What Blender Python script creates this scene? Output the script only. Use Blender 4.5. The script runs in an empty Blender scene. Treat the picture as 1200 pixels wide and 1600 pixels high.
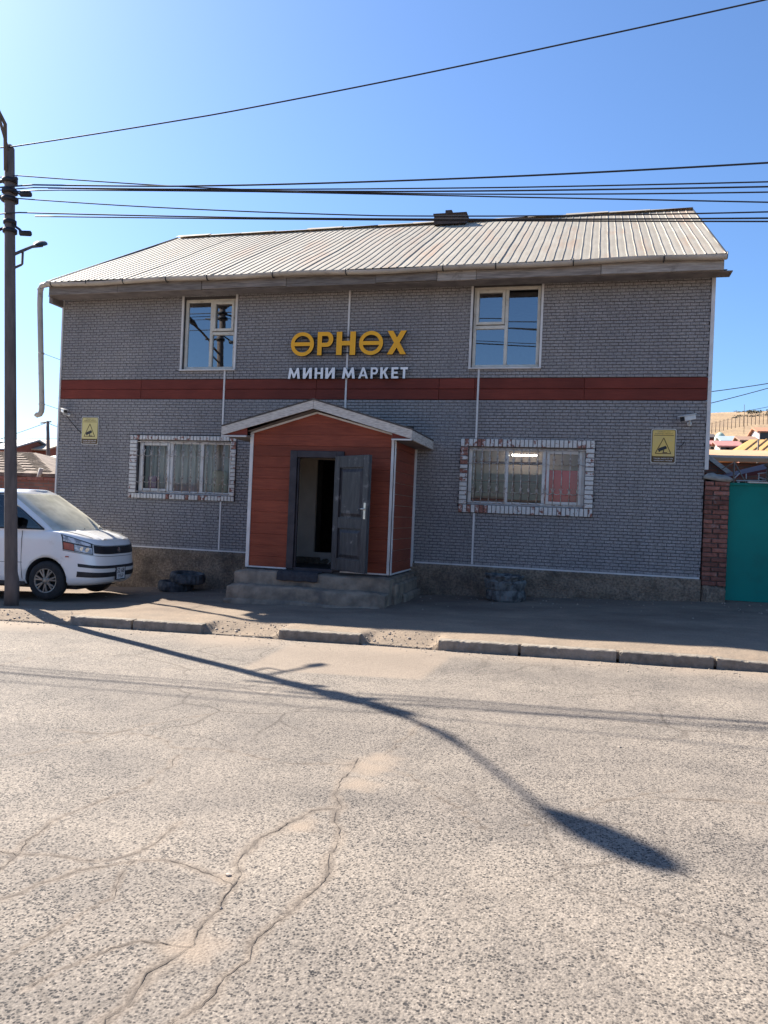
import bpy, bmesh, math, random
import numpy as np
from mathutils import Vector, Matrix
random.seed(7); RNG = np.random.default_rng(7)
R_ = math.radians
scene = bpy.context.scene
COL = scene.collection

# ------------------------------------------------------------------ camera, sky, sun, exposure
EYE = Vector((0, 0, 1.65)); FPX = 1202.0
YAW, PITCH, ROLL = -0.2556069, 0.0021479, 0.0413230
FW = Vector((math.sin(YAW)*math.cos(PITCH), math.cos(YAW)*math.cos(PITCH), math.sin(PITCH)))
_r = FW.cross(Vector((0, 0, 1))).normalized(); _u = _r.cross(FW)
RT = math.cos(ROLL)*_r + math.sin(ROLL)*_u
UP = -math.sin(ROLL)*_r + math.cos(ROLL)*_u
cam = bpy.data.cameras.new('camera'); camo = bpy.data.objects.new('camera', cam); COL.objects.link(camo)
camo.matrix_world = Matrix(((RT.x, UP.x, -FW.x, EYE.x), (RT.y, UP.y, -FW.y, EYE.y), (RT.z, UP.z, -FW.z, EYE.z), (0, 0, 0, 1)))
cam.sensor_fit = 'VERTICAL'; cam.sensor_height = 24.0; cam.lens = 24.0*FPX/1600.0
cam.clip_start = 0.05; cam.clip_end = 6000
scene.camera = camo

SUN_AZ, SUN_EL = R_(-62.8), R_(39.8)          # azimuth measured from +y towards +x
SUNV = Vector((math.sin(SUN_AZ)*math.cos(SUN_EL), math.cos(SUN_AZ)*math.cos(SUN_EL), math.sin(SUN_EL)))
world = bpy.data.worlds.new('World'); scene.world = world; world.use_nodes = True
wn = world.node_tree
sky = wn.nodes.new('ShaderNodeTexSky'); sky.sky_type = 'NISHITA'; sky.sun_disc = False
sky.sun_elevation = SUN_EL; sky.sun_rotation = SUN_AZ
sky.altitude = 700; sky.air_density = 1.12; sky.dust_density = 1.25; sky.ozone_density = 9.0
wn.nodes['Background'].inputs['Strength'].default_value = 0.074
wn.links.new(sky.outputs[0], wn.nodes['Background'].inputs['Color'])
sun = bpy.data.lights.new('sun', 'SUN'); sun.energy = 5.0; sun.angle = R_(0.53); sun.color = (1.0, 0.93, 0.83)
suno = bpy.data.objects.new('sun', sun); COL.objects.link(suno)
suno.rotation_euler = SUNV.to_track_quat('Z', 'Y').to_euler(); suno.location = (-20, 10, 30)
scene.view_settings.view_transform = 'Standard'; scene.view_settings.look = 'None'
scene.view_settings.gamma = 1.0; scene.view_settings.use_curve_mapping = False
scene.view_settings.exposure = 1.5

# ------------------------------------------------------------------ measuring the photograph: a point of it on the plane y = const
def W(px, py, y=14.0):
    px, py, y = float(px), float(py), float(y)
    d = FW + (px-600)/FPX*RT - (py-800)/FPX*UP
    return EYE + d*(y/d.y)
def WX(px, y=14.0, py=700): return W(px, py, y).x
def WZ(py, y=14.0, px=600): return W(px, py, y).z

# ------------------------------------------------------------------ materials
def _nt(name):
    m = bpy.data.materials.new(name); m.use_nodes = True
    nt = m.node_tree; b = nt.nodes['Principled BSDF']
    return m, nt, b
def _noise(nt, scale, detail=4, rough=.55, coord='Object', vec_scale=None, dist=0.0):
    tc = nt.nodes.new('ShaderNodeTexCoord'); out = tc.outputs[coord]
    if vec_scale:
        mp = nt.nodes.new('ShaderNodeMapping'); mp.inputs['Scale'].default_value = vec_scale
        nt.links.new(out, mp.inputs[0]); out = mp.outputs[0]
    n = nt.nodes.new('ShaderNodeTexNoise'); n.inputs['Scale'].default_value = scale
    n.inputs['Detail'].default_value = detail; n.inputs['Roughness'].default_value = rough
    n.inputs['Distortion'].default_value = dist
    nt.links.new(out, n.inputs['Vector']); return n
def _ramp(nt, src, stops):
    r = nt.nodes.new('ShaderNodeValToRGB'); e = r.color_ramp.elements
    while len(e) < len(stops): e.new(0.5)
    for k, (p, c) in enumerate(stops):
        e[k].position = p; e[k].color = (*c, 1) if len(c) == 3 else c
    nt.links.new(src, r.inputs[0]); return r
def _mix(nt, a, b, fac=None, mode='MIX', f=0.5):
    m = nt.nodes.new('ShaderNodeMix'); m.data_type = 'RGBA'; m.blend_type = mode
    m.inputs[0].default_value = f
    if fac is not None: nt.links.new(fac, m.inputs[0])
    for s, i in ((a, 6), (b, 7)):
        if isinstance(s, tuple): m.inputs[i].default_value = (*s, 1)
        else: nt.links.new(s, m.inputs[i])
    return m.outputs[2]
def _bump(nt, b, h, strength, dist=0.01, prev=None):
    n = nt.nodes.new('ShaderNodeBump'); n.inputs['Strength'].default_value = strength; n.inputs['Distance'].default_value = dist
    nt.links.new(h, n.inputs['Height'])
    if prev is not None: nt.links.new(prev, n.inputs['Normal'])
    nt.links.new(n.outputs[0], b.inputs['Normal']); return n.outputs[0]
def _math(nt, op, a, v=None, b=None):
    m = nt.nodes.new('ShaderNodeMath'); m.operation = op; nt.links.new(a, m.inputs[0])
    if v is not None: m.inputs[1].default_value = v
    if b is not None: nt.links.new(b, m.inputs[1])
    return m.outputs[0]
def _rand(nt):
    return nt.nodes.new('ShaderNodeObjectInfo').outputs['Random']
def pm(name, c1, c2=None, scale=6, rough=.7, bump=.15, bscale=None, metallic=0, detail=5, vec=None, lo=.35, hi=.65, rnd=0.0, spec=.4, dirt=None, dscale=2.0, dlo=.55, dhi=.75, bdist=.01):
    m, nt, b = _nt(name)
    if c2 is None: c2 = tuple(x*.8 for x in c1)
    n = _noise(nt, scale, detail, vec_scale=vec)
    col = _ramp(nt, n.outputs[0], [(lo, c1), (hi, c2)]).outputs[0]
    if dirt:
        n2 = _noise(nt, dscale, 8, .65)
        f = _ramp(nt, n2.outputs[0], [(dlo, (0, 0, 0)), (dhi, (1, 1, 1))]).outputs[0]
        col = _mix(nt, col, dirt, f)
    if rnd:
        r = nt.nodes.new('ShaderNodeMapRange'); nt.links.new(_rand(nt), r.inputs[0])
        r.inputs[3].default_value = 1-rnd; r.inputs[4].default_value = 1+rnd
        cc = nt.nodes.new('ShaderNodeCombineColor')
        for k in range(3): nt.links.new(r.outputs[0], cc.inputs[k])
        col = _mix(nt, col, cc.outputs[0], mode='MULTIPLY', f=1.0)
    nt.links.new(col, b.inputs['Base Color'])
    b.inputs['Roughness'].default_value = rough; b.inputs['Metallic'].default_value = metallic
    b.inputs['Specular IOR Level'].default_value = spec
    if bump:
        nb = _noise(nt, bscale or scale*4, 4)
        _bump(nt, b, nb.outputs[0], bump, bdist)
    return m

M = {}
# brick-embossed metal cladding: printed pale flecks on slate grey
def mat_cladding():
    m, nt, b = _nt('embossed_cladding')
    n = _noise(nt, 38, 4, .7, vec_scale=(.8, 1, 1.6), dist=2.2)
    col = _ramp(nt, n.outputs[0], [(.36, (.160, .151, .149)), (.50, (.268, .254, .250)), (.61, (.46, .438, .43))]).outputs[0]
    n2 = _noise(nt, .9, 5, .6)
    f = _ramp(nt, n2.outputs[0], [(.3, (.80, .80, .82)), (.75, (1.1, 1.07, 1.02))]).outputs[0]
    col = _mix(nt, col, f, mode='MULTIPLY', f=1.0)
    n4 = _noise(nt, 1.0, 5, .6, vec_scale=(3.2, 1, .22))      # rain streaks and settled dust
    f4 = _ramp(nt, n4.outputs[0], [(.46, (0, 0, 0)), (.74, (.50, .50, .50))]).outputs[0]
    col = _mix(nt, col, (.20, .185, .175), f4)
    nt.links.new(col, b.inputs['Base Color']); b.inputs['Roughness'].default_value = .6; b.inputs['Specular IOR Level'].default_value = .2
    n3 = _noise(nt, 34, 3, .7, dist=1.5)
    _bump(nt, b, n3.outputs[0], .15, .004)
    return m
M['cladding'] = mat_cladding()
M['cladding_joint'] = pm('cladding_joint', (.052, .046, .045), (.078, .070, .068), 8, .8, .1)
def mat_redwood(name, c1, c2):
    m, nt, b = _nt(name)
    n = _noise(nt, 3.0, 6, .6, vec_scale=(1.2, 1.2, 18))
    col = _ramp(nt, n.outputs[0], [(.3, c1), (.7, c2)]).outputs[0]
    n2 = _noise(nt, 1.3, 5)
    f = _ramp(nt, n2.outputs[0], [(.35, (.8, .8, .8)), (.7, (1.12, 1.1, 1.1))]).outputs[0]
    col = _mix(nt, col, f, mode='MULTIPLY', f=1.0)
    r = nt.nodes.new('ShaderNodeMapRange'); nt.links.new(_rand(nt), r.inputs[0]); r.inputs[3].default_value = .86; r.inputs[4].default_value = 1.1
    cc = nt.nodes.new('ShaderNodeCombineColor')
    for k in range(3): nt.links.new(r.outputs[0], cc.inputs[k])
    col = _mix(nt, col, cc.outputs[0], mode='MULTIPLY', f=1.0)
    nt.links.new(col, b.inputs['Base Color']); b.inputs['Roughness'].default_value = .5; b.inputs['Specular IOR Level'].default_value = .2
    _bump(nt, b, n.outputs[0], .25, .004); return m
M['redwood'] = mat_redwood('red_brown_siding', (.180, .039, .021), (.270, .065, .033))
M['redband'] = mat_redwood('dark_red_band', (.135, .025, .015), (.19, .038, .023))
M['trim'] = pm('white_trim', (.66, .63, .60), (.54, .51, .48), 3, .5, .1, dirt=(.28, .24, .20), dscale=4, dlo=.6, dhi=.8)
M['pvc'] = pm('window_pvc', (.62, .58, .50), (.52, .48, .40), 5, .4, .05, dirt=(.25, .19, .13), dscale=7, dlo=.58, dhi=.75)
M['pvc_w'] = pm('window_pvc_white', (.72, .69, .64), (.60, .56, .51), 5, .4, .05, dirt=(.26, .17, .12), dscale=8, dlo=.6, dhi=.75)
def mat_whitebrick(name, t0, t1):
    m, nt, b = _nt(name)
    n = _noise(nt, 13, 6, .7)
    nr = nt.nodes.new('ShaderNodeMapRange'); nt.links.new(_rand(nt), nr.inputs[0]); nr.inputs[3].default_value = -.09; nr.inputs[4].default_value = .09
    s = _math(nt, 'ADD', n.outputs[0], b=nr.outputs[0])
    f = _ramp(nt, s, [(t0, (0, 0, 0)), (t1, (1, 1, 1))]).outputs[0]
    n2 = _noise(nt, 30, 4)
    red = _ramp(nt, n2.outputs[0], [(.3, (.19, .07, .05)), (.7, (.33, .15, .11))]).outputs[0]
    wh = _ramp(nt, n2.outputs[0], [(.3, (.66, .63, .58)), (.7, (.52, .49, .45))]).outputs[0]
    nt.links.new(_mix(nt, wh, red, f), b.inputs['Base Color']); b.inputs['Roughness'].default_value = .85
    _bump(nt, b, n2.outputs[0], .5, .006); return m
M['wbrick'] = mat_whitebrick('painted_white_brick', .57, .62)
M['rbrick'] = mat_whitebrick('bare_peeling_brick', .40, .50)
M['mortar'] = pm('mortar', (.15, .13, .12), (.09, .08, .075), 12, .95, .5)
M['plinth'] = pm('rough_plinth_stucco', (.37, .28, .20), (.19, .142, .10), 26, .95, 1.0, 42, bdist=.05, dirt=(.085, .07, .055), dscale=2.3, dlo=.45, dhi=.72, lo=.36, hi=.64)
M['concrete'] = pm('worn_concrete', (.29, .222, .16), (.16, .122, .09), 5, .95, .6, 28, bdist=.02, dirt=(.10, .085, .075), dscale=1.8)
M['kerbstone'] = pm('kerb_concrete', (.27, .23, .185), (.17, .145, .115), 9, .95, .8, 40, bdist=.012, rnd=.12, dirt=(.13, .11, .09), dscale=4)
def mat_roof():
    m, nt, b = _nt('weathered_zinc_roof')
    n = _noise(nt, 2.2, 6, .6, vec_scale=(3, .7, .7))
    col = _ramp(nt, n.outputs[0], [(.3, (.385, .345, .275)), (.6, (.32, .28, .215))]).outputs[0]
    n2 = _noise(nt, .8, 7, .7, vec_scale=(2.5, .45, .45))
    f = _ramp(nt, n2.outputs[0], [(.52, (0, 0, 0)), (.72, (.6, .6, .6))]).outputs[0]
    col = _mix(nt, col, (.40, .22, .12), f)
    r = nt.nodes.new('ShaderNodeMapRange'); nt.links.new(_rand(nt), r.inputs[0]); r.inputs[3].default_value = .9; r.inputs[4].default_value = 1.07
    cc = nt.nodes.new('ShaderNodeCombineColor')
    for k in range(3): nt.links.new(r.outputs[0], cc.inputs[k])
    col = _mix(nt, col, cc.outputs[0], mode='MULTIPLY', f=1.0)
    nt.links.new(col, b.inputs['Base Color']); b.inputs['Roughness'].default_value = .65; b.inputs['Metallic'].default_value = .0
    nb = _noise(nt, 9, 4); _bump(nt, b, nb.outputs[0], .25, .01); return m
M['roof'] = mat_roof()
M['gutter'] = pm('gutter_plastic', (.47, .41, .335), (.35, .305, .25), 2.5, .5, .05, dirt=(.20, .16, .12), dscale=5, dlo=.6, dhi=.74)
M['greywood'] = pm('weathered_board', (.25, .215, .185), (.13, .11, .095), 3, .9, .5, vec=(1, 6, 12), bscale=20, rnd=.25)
M['whitewood'] = pm('flaking_white_board', (.58, .53, .47), (.30, .255, .22), 5, .85, .5, vec=(2, 2, 14), bscale=24, lo=.42, hi=.72)
M['palewood'] = pm('pale_weathered_board', (.40, .35, .30), (.24, .205, .175), 3, .9, .5, vec=(1, 6, 12), bscale=20, dirt=(.13, .11, .095), dscale=5)
M['soffit'] = pm('soffit_board', (.20, .175, .165), (.13, .115, .11), 4, .9, .3)
M['doorpaint'] = pm('charcoal_door_paint', (.020, .019, .023), (.048, .045, .050), 5, .45, .25, vec=(4, 4, .8), bscale=30, lo=.4, hi=.7, dirt=(.26, .245, .235), dscale=4, dlo=.60, dhi=.76)
M['doorframe'] = pm('dark_door_frame', (.022, .018, .022), (.042, .035, .040), 6, .6, .2)
M['plaster'] = pm('porch_plaster', (.60, .54, .47), (.48, .43, .37), 2, .95, .2)
M['dark_floor'] = pm('porch_floor', (.05, .045, .045), (.08, .07, .066), 6, .9, .3)
M['steel'] = pm('brushed_steel', (.72, .70, .66), (.6, .58, .54), 10, .3, 0, metallic=.9)
M['brass_white'] = pm('pale_lock_plate', (.72, .69, .58), (.6, .57, .48), 10, .35, 0, metallic=.3)
M['black'] = pm('black_plastic', (.018, .018, .02), (.03, .03, .033), 10, .5, .05)
M['cable'] = pm('black_cable', (.014, .014, .017), (.022, .022, .026), 4, .6, 0)
M['rubber'] = pm('tyre_rubber', (.020, .020, .021), (.034, .033, .033), 14, .85, .2)
M['pole'] = pm('concrete_pole', (.155, .125, .11), (.095, .078, .07), 3, .9, .4, vec=(4, 4, .7), bscale=30, dirt=(.10, .085, .08), dscale=2.5)
M['grille'] = pm('rusty_grille', (.58, .52, .46), (.24, .18, .14), 20, .7, .2, lo=.4, hi=.6)
M['orange'] = pm('orange_sign_face', (.92, .43, .012), (.88, .40, .010), 2, .45, 0)
M['signwhite'] = pm('white_sign_face', (.88, .85, .82), (.82, .79, .76), 2, .45, 0)
M['yellow'] = pm('faded_yellow_plate', (.72, .50, .13), (.66, .47, .15), 5, .5, .03, dirt=(.55, .45, .24), dscale=6)
M['paleyellow'] = pm('pale_yellow_plate', (.64, .53, .20), (.58, .49, .21), 5, .5, .03, dirt=(.55, .48, .28), dscale=6)
M['signline'] = pm('brown_print', (.09, .055, .02), (.12, .07, .025), 5, .6, 0)
M['signedge'] = pm('plate_edge', (.55, .53, .48), None, 5, .4, 0)
M['camwhite'] = pm('camera_housing', (.62, .61, .58), (.52, .51, .48), 8, .4, 0)
M['teal'] = pm('teal_gate_paint', (.002, .205, .165), (.002, .172, .140), 1.5, .45, .06, 8, spec=.15, dirt=(.008, .13, .105), dscale=1.5, dlo=.55, dhi=.8)
M['redbrick'] = pm('red_brick', (.29, .115, .080), (.17, .065, .048), 16, .9, .6, 50, rnd=.35, dirt=(.34, .27, .235), dscale=7, dlo=.6, dhi=.78, bdist=.008)
M['paint_white'] = pm('van_white_paint', (.86, .85, .82), (.82, .80, .77), 1.5, .28, 0, spec=.5, dirt=(.48, .43, .36), dscale=3, dlo=.60, dhi=.9)
M['headlamp'] = pm('headlamp_lens', (.62, .63, .64), (.26, .265, .28), 16, .12, 0, spec=.8, lo=.42, hi=.58)
M['amber'] = pm('amber_lens', (.42, .10, .06), (.30, .07, .045), 12, .2, 0, spec=.7)
M['chrome'] = pm('reflector_chrome', (.7, .7, .72), None, 10, .15, 0, metallic=1)
M['rim'] = pm('bronze_alloy', (.33, .295, .25), (.26, .23, .20), 8, .4, 0, metallic=.6)
M['plate'] = pm('number_plate', (.72, .71, .69), (.66, .65, .63), 8, .5, 0)
M['paint_white'].node_tree.nodes['Principled BSDF'].inputs['Coat Weight'].default_value = 1.0
M['paint_white'].node_tree.nodes['Principled BSDF'].inputs['Coat Roughness'].default_value = .04
def glass(name, tint, refl=.12, alpha=.75, rough=.0, dust=None, dustf=.0):
    m, nt, b = _nt(name); nt.nodes.remove(b)
    out = nt.nodes['Material Output']
    tr = nt.nodes.new('ShaderNodeBsdfTransparent'); tr.inputs[0].default_value = (*tint, 1)
    gl = nt.nodes.new('ShaderNodeBsdfGlossy'); gl.inputs['Roughness'].default_value = rough; gl.inputs[0].default_value = (.95, .97, 1, 1)
    fr = nt.nodes.new('ShaderNodeFresnel'); fr.inputs[0].default_value = 1.5
    add = _math(nt, 'ADD', fr.outputs[0], refl)
    mx = nt.nodes.new('ShaderNodeMixShader'); nt.links.new(add, mx.inputs[0])
    nt.links.new(tr.outputs[0], mx.inputs[1]); nt.links.new(gl.outputs[0], mx.inputs[2])
    res = mx.outputs[0]
    if dust:
        df = nt.nodes.new('ShaderNodeBsdfDiffuse'); df.inputs[0].default_value = (*dust, 1)
        n = _noise(nt, 3, 5); mr = nt.nodes.new('ShaderNodeMapRange'); nt.links.new(n.outputs[0], mr.inputs[0])
        mr.inputs[1].default_value = .3; mr.inputs[2].default_value = .7
        mr.inputs[3].default_value = dustf*.7; mr.inputs[4].default_value = dustf*1.2
        m2 = nt.nodes.new('ShaderNodeMixShader'); nt.links.new(mr.outputs[0], m2.inputs[0])
        nt.links.new(res, m2.inputs[1]); nt.links.new(df.outputs[0], m2.inputs[2]); res = m2.outputs[0]
    nt.links.new(res, out.inputs[0]); return m
M['glass'] = glass('window_glass', (.60, .66, .70), .24)
M['shopglass'] = glass('shop_window_glass', (.88, .88, .86), .015, dust=(.35, .32, .29), dustf=.05)
M['autoglass'] = glass('tinted_van_glass', (.16, .18, .20), .03)
M['windscreen'] = glass('dusty_windscreen', (.62, .64, .58), .16, dust=(.88, .83, .66), dustf=.62)
def emis(name, c, s):
    m, nt, b = _nt(name); b.inputs['Base Color'].default_value = (*c, 1)
    b.inputs['Emission Color'].default_value = (*c, 1); b.inputs['Emission Strength'].default_value = s; return m
M['tube'] = emis('lit_fluorescent_tube', (1, .97, .90), 16.0)

# ------------------------------------------------------------------ mesh helpers
class MB:
    def __init__(s): s.v = []; s.f = []; s.mi = []; s.sm = []
    def add(s, vs, fs, mi=0, smooth=False):
        o = len(s.v); s.v += [tuple(p) for p in vs]
        for f in fs: s.f.append(tuple(i+o for i in f)); s.mi.append(mi); s.sm.append(smooth)
        return s
    def box(s, x0, x1, y0, y1, z0, z1, mi=0):
        vs = [(x, y, z) for z in (z0, z1) for y in (y0, y1) for x in (x0, x1)]
        return s.add(vs, [(0, 2, 3, 1), (4, 5, 7, 6), (0, 1, 5, 4), (2, 6, 7, 3), (0, 4, 6, 2), (1, 3, 7, 5)], mi)
    def chip(s, x0, x1, y0, y1, z0, z1, c=.006, mi=0):      # box with chamfered front face (front = y0)
        vs = [(x0, y1, z0), (x1, y1, z0), (x1, y1, z1), (x0, y1, z1)]
        vs += [(x0, y0+c, z0), (x1, y0+c, z0), (x1, y0+c, z1), (x0, y0+c, z1)]
        vs += [(x0+c, y0, z0+c), (x1-c, y0, z0+c), (x1-c, y0, z1-c), (x0+c, y0, z1-c)]
        fs = [(8, 9, 10, 11)]
        for k in range(4):
            j = (k+1) % 4
            fs += [(k, j, 4+j, 4+k), (4+k, 4+j, 8+j, 8+k)]
        return s.add(vs, fs, mi)
    def beam(s, a, b, w, h, mi=0, up=(0, 0, 1)):
        a, b = Vector(a), Vector(b); d = (b-a).normalized(); u = Vector(up)
        r = d.cross(u); r = r.normalized() if r.length > 1e-5 else Vector((1, 0, 0)); u = r.cross(d)
        vs = [p + r*sx*w/2 + u*sz*h/2 for p in (a, b) for sx, sz in ((-1, -1), (1, -1), (1, 1), (-1, 1))]
        return s.add(vs, [(0, 1, 2, 3), (7, 6, 5, 4), (0, 4, 5, 1), (1, 5, 6, 2), (2, 6, 7, 3), (3, 7, 4, 0)], mi)
    def tube(s, pts, r, n=8, mi=0, cap=True):
        pts = [Vector(p) for p in pts]; rs = r if isinstance(r, (list, tuple)) else [r]*len(pts)
        o = len(s.v); prev = None
        for i, p in enumerate(pts):
            d = (pts[min(i+1, len(pts)-1)] - pts[max(i-1, 0)]).normalized()
            if prev is None:
                prev = d.orthogonal().normalized()
            e1 = (prev - d*prev.dot(d)).normalized(); prev = e1; e2 = d.cross(e1)
            for k in range(n):
                a = 2*math.pi*k/n; s.v.append(tuple(p + (e1*math.cos(a)+e2*math.sin(a))*rs[i]))
        for i in range(len(pts)-1):
            for k in range(n):
                j = (k+1) % n
                s.f.append((o+i*n+k, o+i*n+j, o+(i+1)*n+j, o+(i+1)*n+k)); s.mi.append(mi); s.sm.append(True)
        if cap:
            s.f.append(tuple(o+k for k in reversed(range(n)))); s.f.append(tuple(o+(len(pts)-1)*n+k for k in range(n)))
            s.mi += [mi, mi]; s.sm += [False, False]
        return s
    def lathe(s, prof, c, axis='z', n=24, mi=0, smooth=True, wob=None):
        o = len(s.v); c = Vector(c); L = len(prof)
        for k in range(n):
            a = 2*math.pi*k/n
            for (r, h) in prof:
                if wob: r = r*(1+wob(a, h)); 
                u, v = r*math.cos(a), r*math.sin(a)
                p = {'z': (u, v, h), 'y': (u, h, v), 'x': (h, u, v)}[axis]
                s.v.append(tuple(c+Vector(p)))
        for k in range(n):
            j = (k+1) % n
            for i in range(L-1):
                s.f.append((o+k*L+i, o+j*L+i, o+j*L+i+1, o+k*L+i+1)); s.mi.append(mi); s.sm.append(smooth)
        return s
    def grid(s, rows, mi=0, smooth=True):
        o = len(s.v); n = len(rows[0])
        for r in rows: s.v += [tuple(p) for p in r]
        for i in range(len(rows)-1):
            for k in range(n-1):
                s.f.append((o+i*n+k, o+i*n+k+1, o+(i+1)*n+k+1, o+(i+1)*n+k)); s.mi.append(mi); s.sm.append(smooth)
        return s
    def prism(s, poly, y0, y1, mi=0):       # polygon in x,z extruded along y
        n = len(poly); vs = [(x, y0, z) for x, z in poly]+[(x, y1, z) for x, z in poly]
        fs = [tuple(range(n)), tuple(reversed(range(n, 2*n)))]+[(i, n+i, n+(i+1) % n, (i+1) % n) for i in range(n)]
        return s.add(vs, fs, mi)
    def mesh(s, name, mats):
        me = bpy.data.meshes.new(name); me.from_pydata(s.v, [], s.f)
        for m in (mats if isinstance(mats, (list, tuple)) else [mats]): me.materials.append(m)
        me.polygons.foreach_set('material_index', s.mi); me.polygons.foreach_set('use_smooth', s.sm)
        me.validate(); me.update()
        bm = bmesh.new(); bm.from_mesh(me); bmesh.ops.recalc_face_normals(bm, faces=bm.faces); bm.to_mesh(me); bm.free()
        return me
    def build(s, name, mats, parent=None, **kw): return link(name, s.mesh(name, mats), parent, **kw)
def link(name, me, parent=None, kind=None, label=None):
    o = bpy.data.objects.new(name, me); COL.objects.link(o)
    if parent: attach(o, parent)
    if kind: o['kind'] = kind
    if label: o['label'] = label
    return o
def world_loc(o):
    m = Matrix.Identity(4)
    while o is not None:
        m = o.matrix_parent_inverse @ o.matrix_basis @ m if o.parent else o.matrix_basis @ m
        o = o.parent
    return m
def attach(o, p):
    o.parent = p; o.matrix_parent_inverse = world_loc(p).inverted()
def tag(o, label, cat, group=None):
    o['label'] = label; o['category'] = cat
    if group: o['group'] = group
    return o
def thing(name, label, cat, loc=(0, 0, 0), group=None):
    o = bpy.data.objects.new(name, None); COL.objects.link(o); o.location = loc; o.empty_display_size = .3
    return tag(o, label, cat, group)
def bevel(o, w=.006, seg=2):
    m = o.modifiers.new('bevel', 'BEVEL'); m.width = w; m.segments = seg; m.limit_method = 'ANGLE'; m.angle_limit = R_(35); return o
def text_mesh(body, mats, extrude=.03, offset=0.0):
    cu = bpy.data.curves.new('t', 'FONT'); cu.body = body; cu.size = 1; cu.extrude = extrude; cu.offset = offset; cu.resolution_u = 6
    ob = bpy.data.objects.new('t', cu); COL.objects.link(ob)
    dg = bpy.context.evaluated_depsgraph_get(); dg.update()
    me = bpy.data.meshes.new_from_object(ob.evaluated_get(dg)); bpy.data.objects.remove(ob)
    me.materials.clear()
    for m in mats: me.materials.append(m)
    return me
def letter_fit(body, mats, x0, x1, z0, z1, yf, yb, parent, name='letter', offset=0.02, skew=0.0):
    me = text_mesh(body, mats, .5, offset)
    n = len(me.vertices); co = np.empty(n*3); me.vertices.foreach_get('co', co); co = co.reshape(-1, 3)
    mn, mxx = co.min(0), co.max(0); t = (co-mn)/(mxx-mn+1e-9)
    new = np.empty_like(co); new[:, 0] = x0+(x1-x0)*t[:, 0]; new[:, 2] = z0+(z1-z0)*t[:, 1] + skew*(t[:, 0]-.5)
    new[:, 1] = yb+(yf-yb)*t[:, 2]
    me.vertices.foreach_set('co', new.ravel()); me.update()
    bm = bmesh.new(); bm.from_mesh(me); bmesh.ops.recalc_face_normals(bm, faces=bm.faces); bm.to_mesh(me); bm.free()
    for p in me.polygons:
        p.material_index = 0 if (len(mats) == 1 or abs(p.normal.y) > .9 and p.center.y < (yf+yb)/2) else 1
        p.use_smooth = False
    return link(name, me, parent)

# ------------------------------------------------------------------ ground levels
KY = 9.50           # kerb face
def road_z(x, y): return .018*np.clip(x, -40, 40)
def wall_z(x): return .306+.0405*np.clip(x, -16, 12)
KERBS = [(-7.05, -6.06), (-6.04, -4.98), (-3.86, -2.74), (-1.72, -.72), (-.70, .43), (.45, 1.50), (1.52, 2.62)]
def pave_z(x, y):
    x = np.asarray(x, float); y = np.asarray(y, float)
    t = np.clip((y-9.68)/(13.95-9.68), 0, 1)
    k = road_z(x, y)+.125
    drop = np.clip((x-1.45)/1.6, 0, 1); drop = drop*drop*(3-2*drop)
    k = k-.085*drop
    left = np.clip((-7.0-x)/.6, 0, 1); k = k-.03*left
    z = k+(wall_z(x)-k)*t**.72
    for a, b in ((-4.98, -3.86), (-2.74, -1.72)):                      # gaps where kerb stones are missing: the edge has crumbled
        inside = np.clip(np.minimum(x-a, b-x)/.12+.2, 0, 1)
        ramp = np.clip((10.15-y)/.62, 0, 1); ramp = ramp*ramp*(3-2*ramp)
        z = z-inside*ramp*.115
    lf = np.clip((-7.05-x)/.1, 0, 1)*np.clip((9.95-y)/.35, 0, 1); z = z-lf*.09
    n = np.sin(x*3.1+y*1.7)*np.sin(x*1.3-y*2.9)*.008+np.sin(x*7.3+2)*np.sin(y*8.1)*.004
    return z+n

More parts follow.
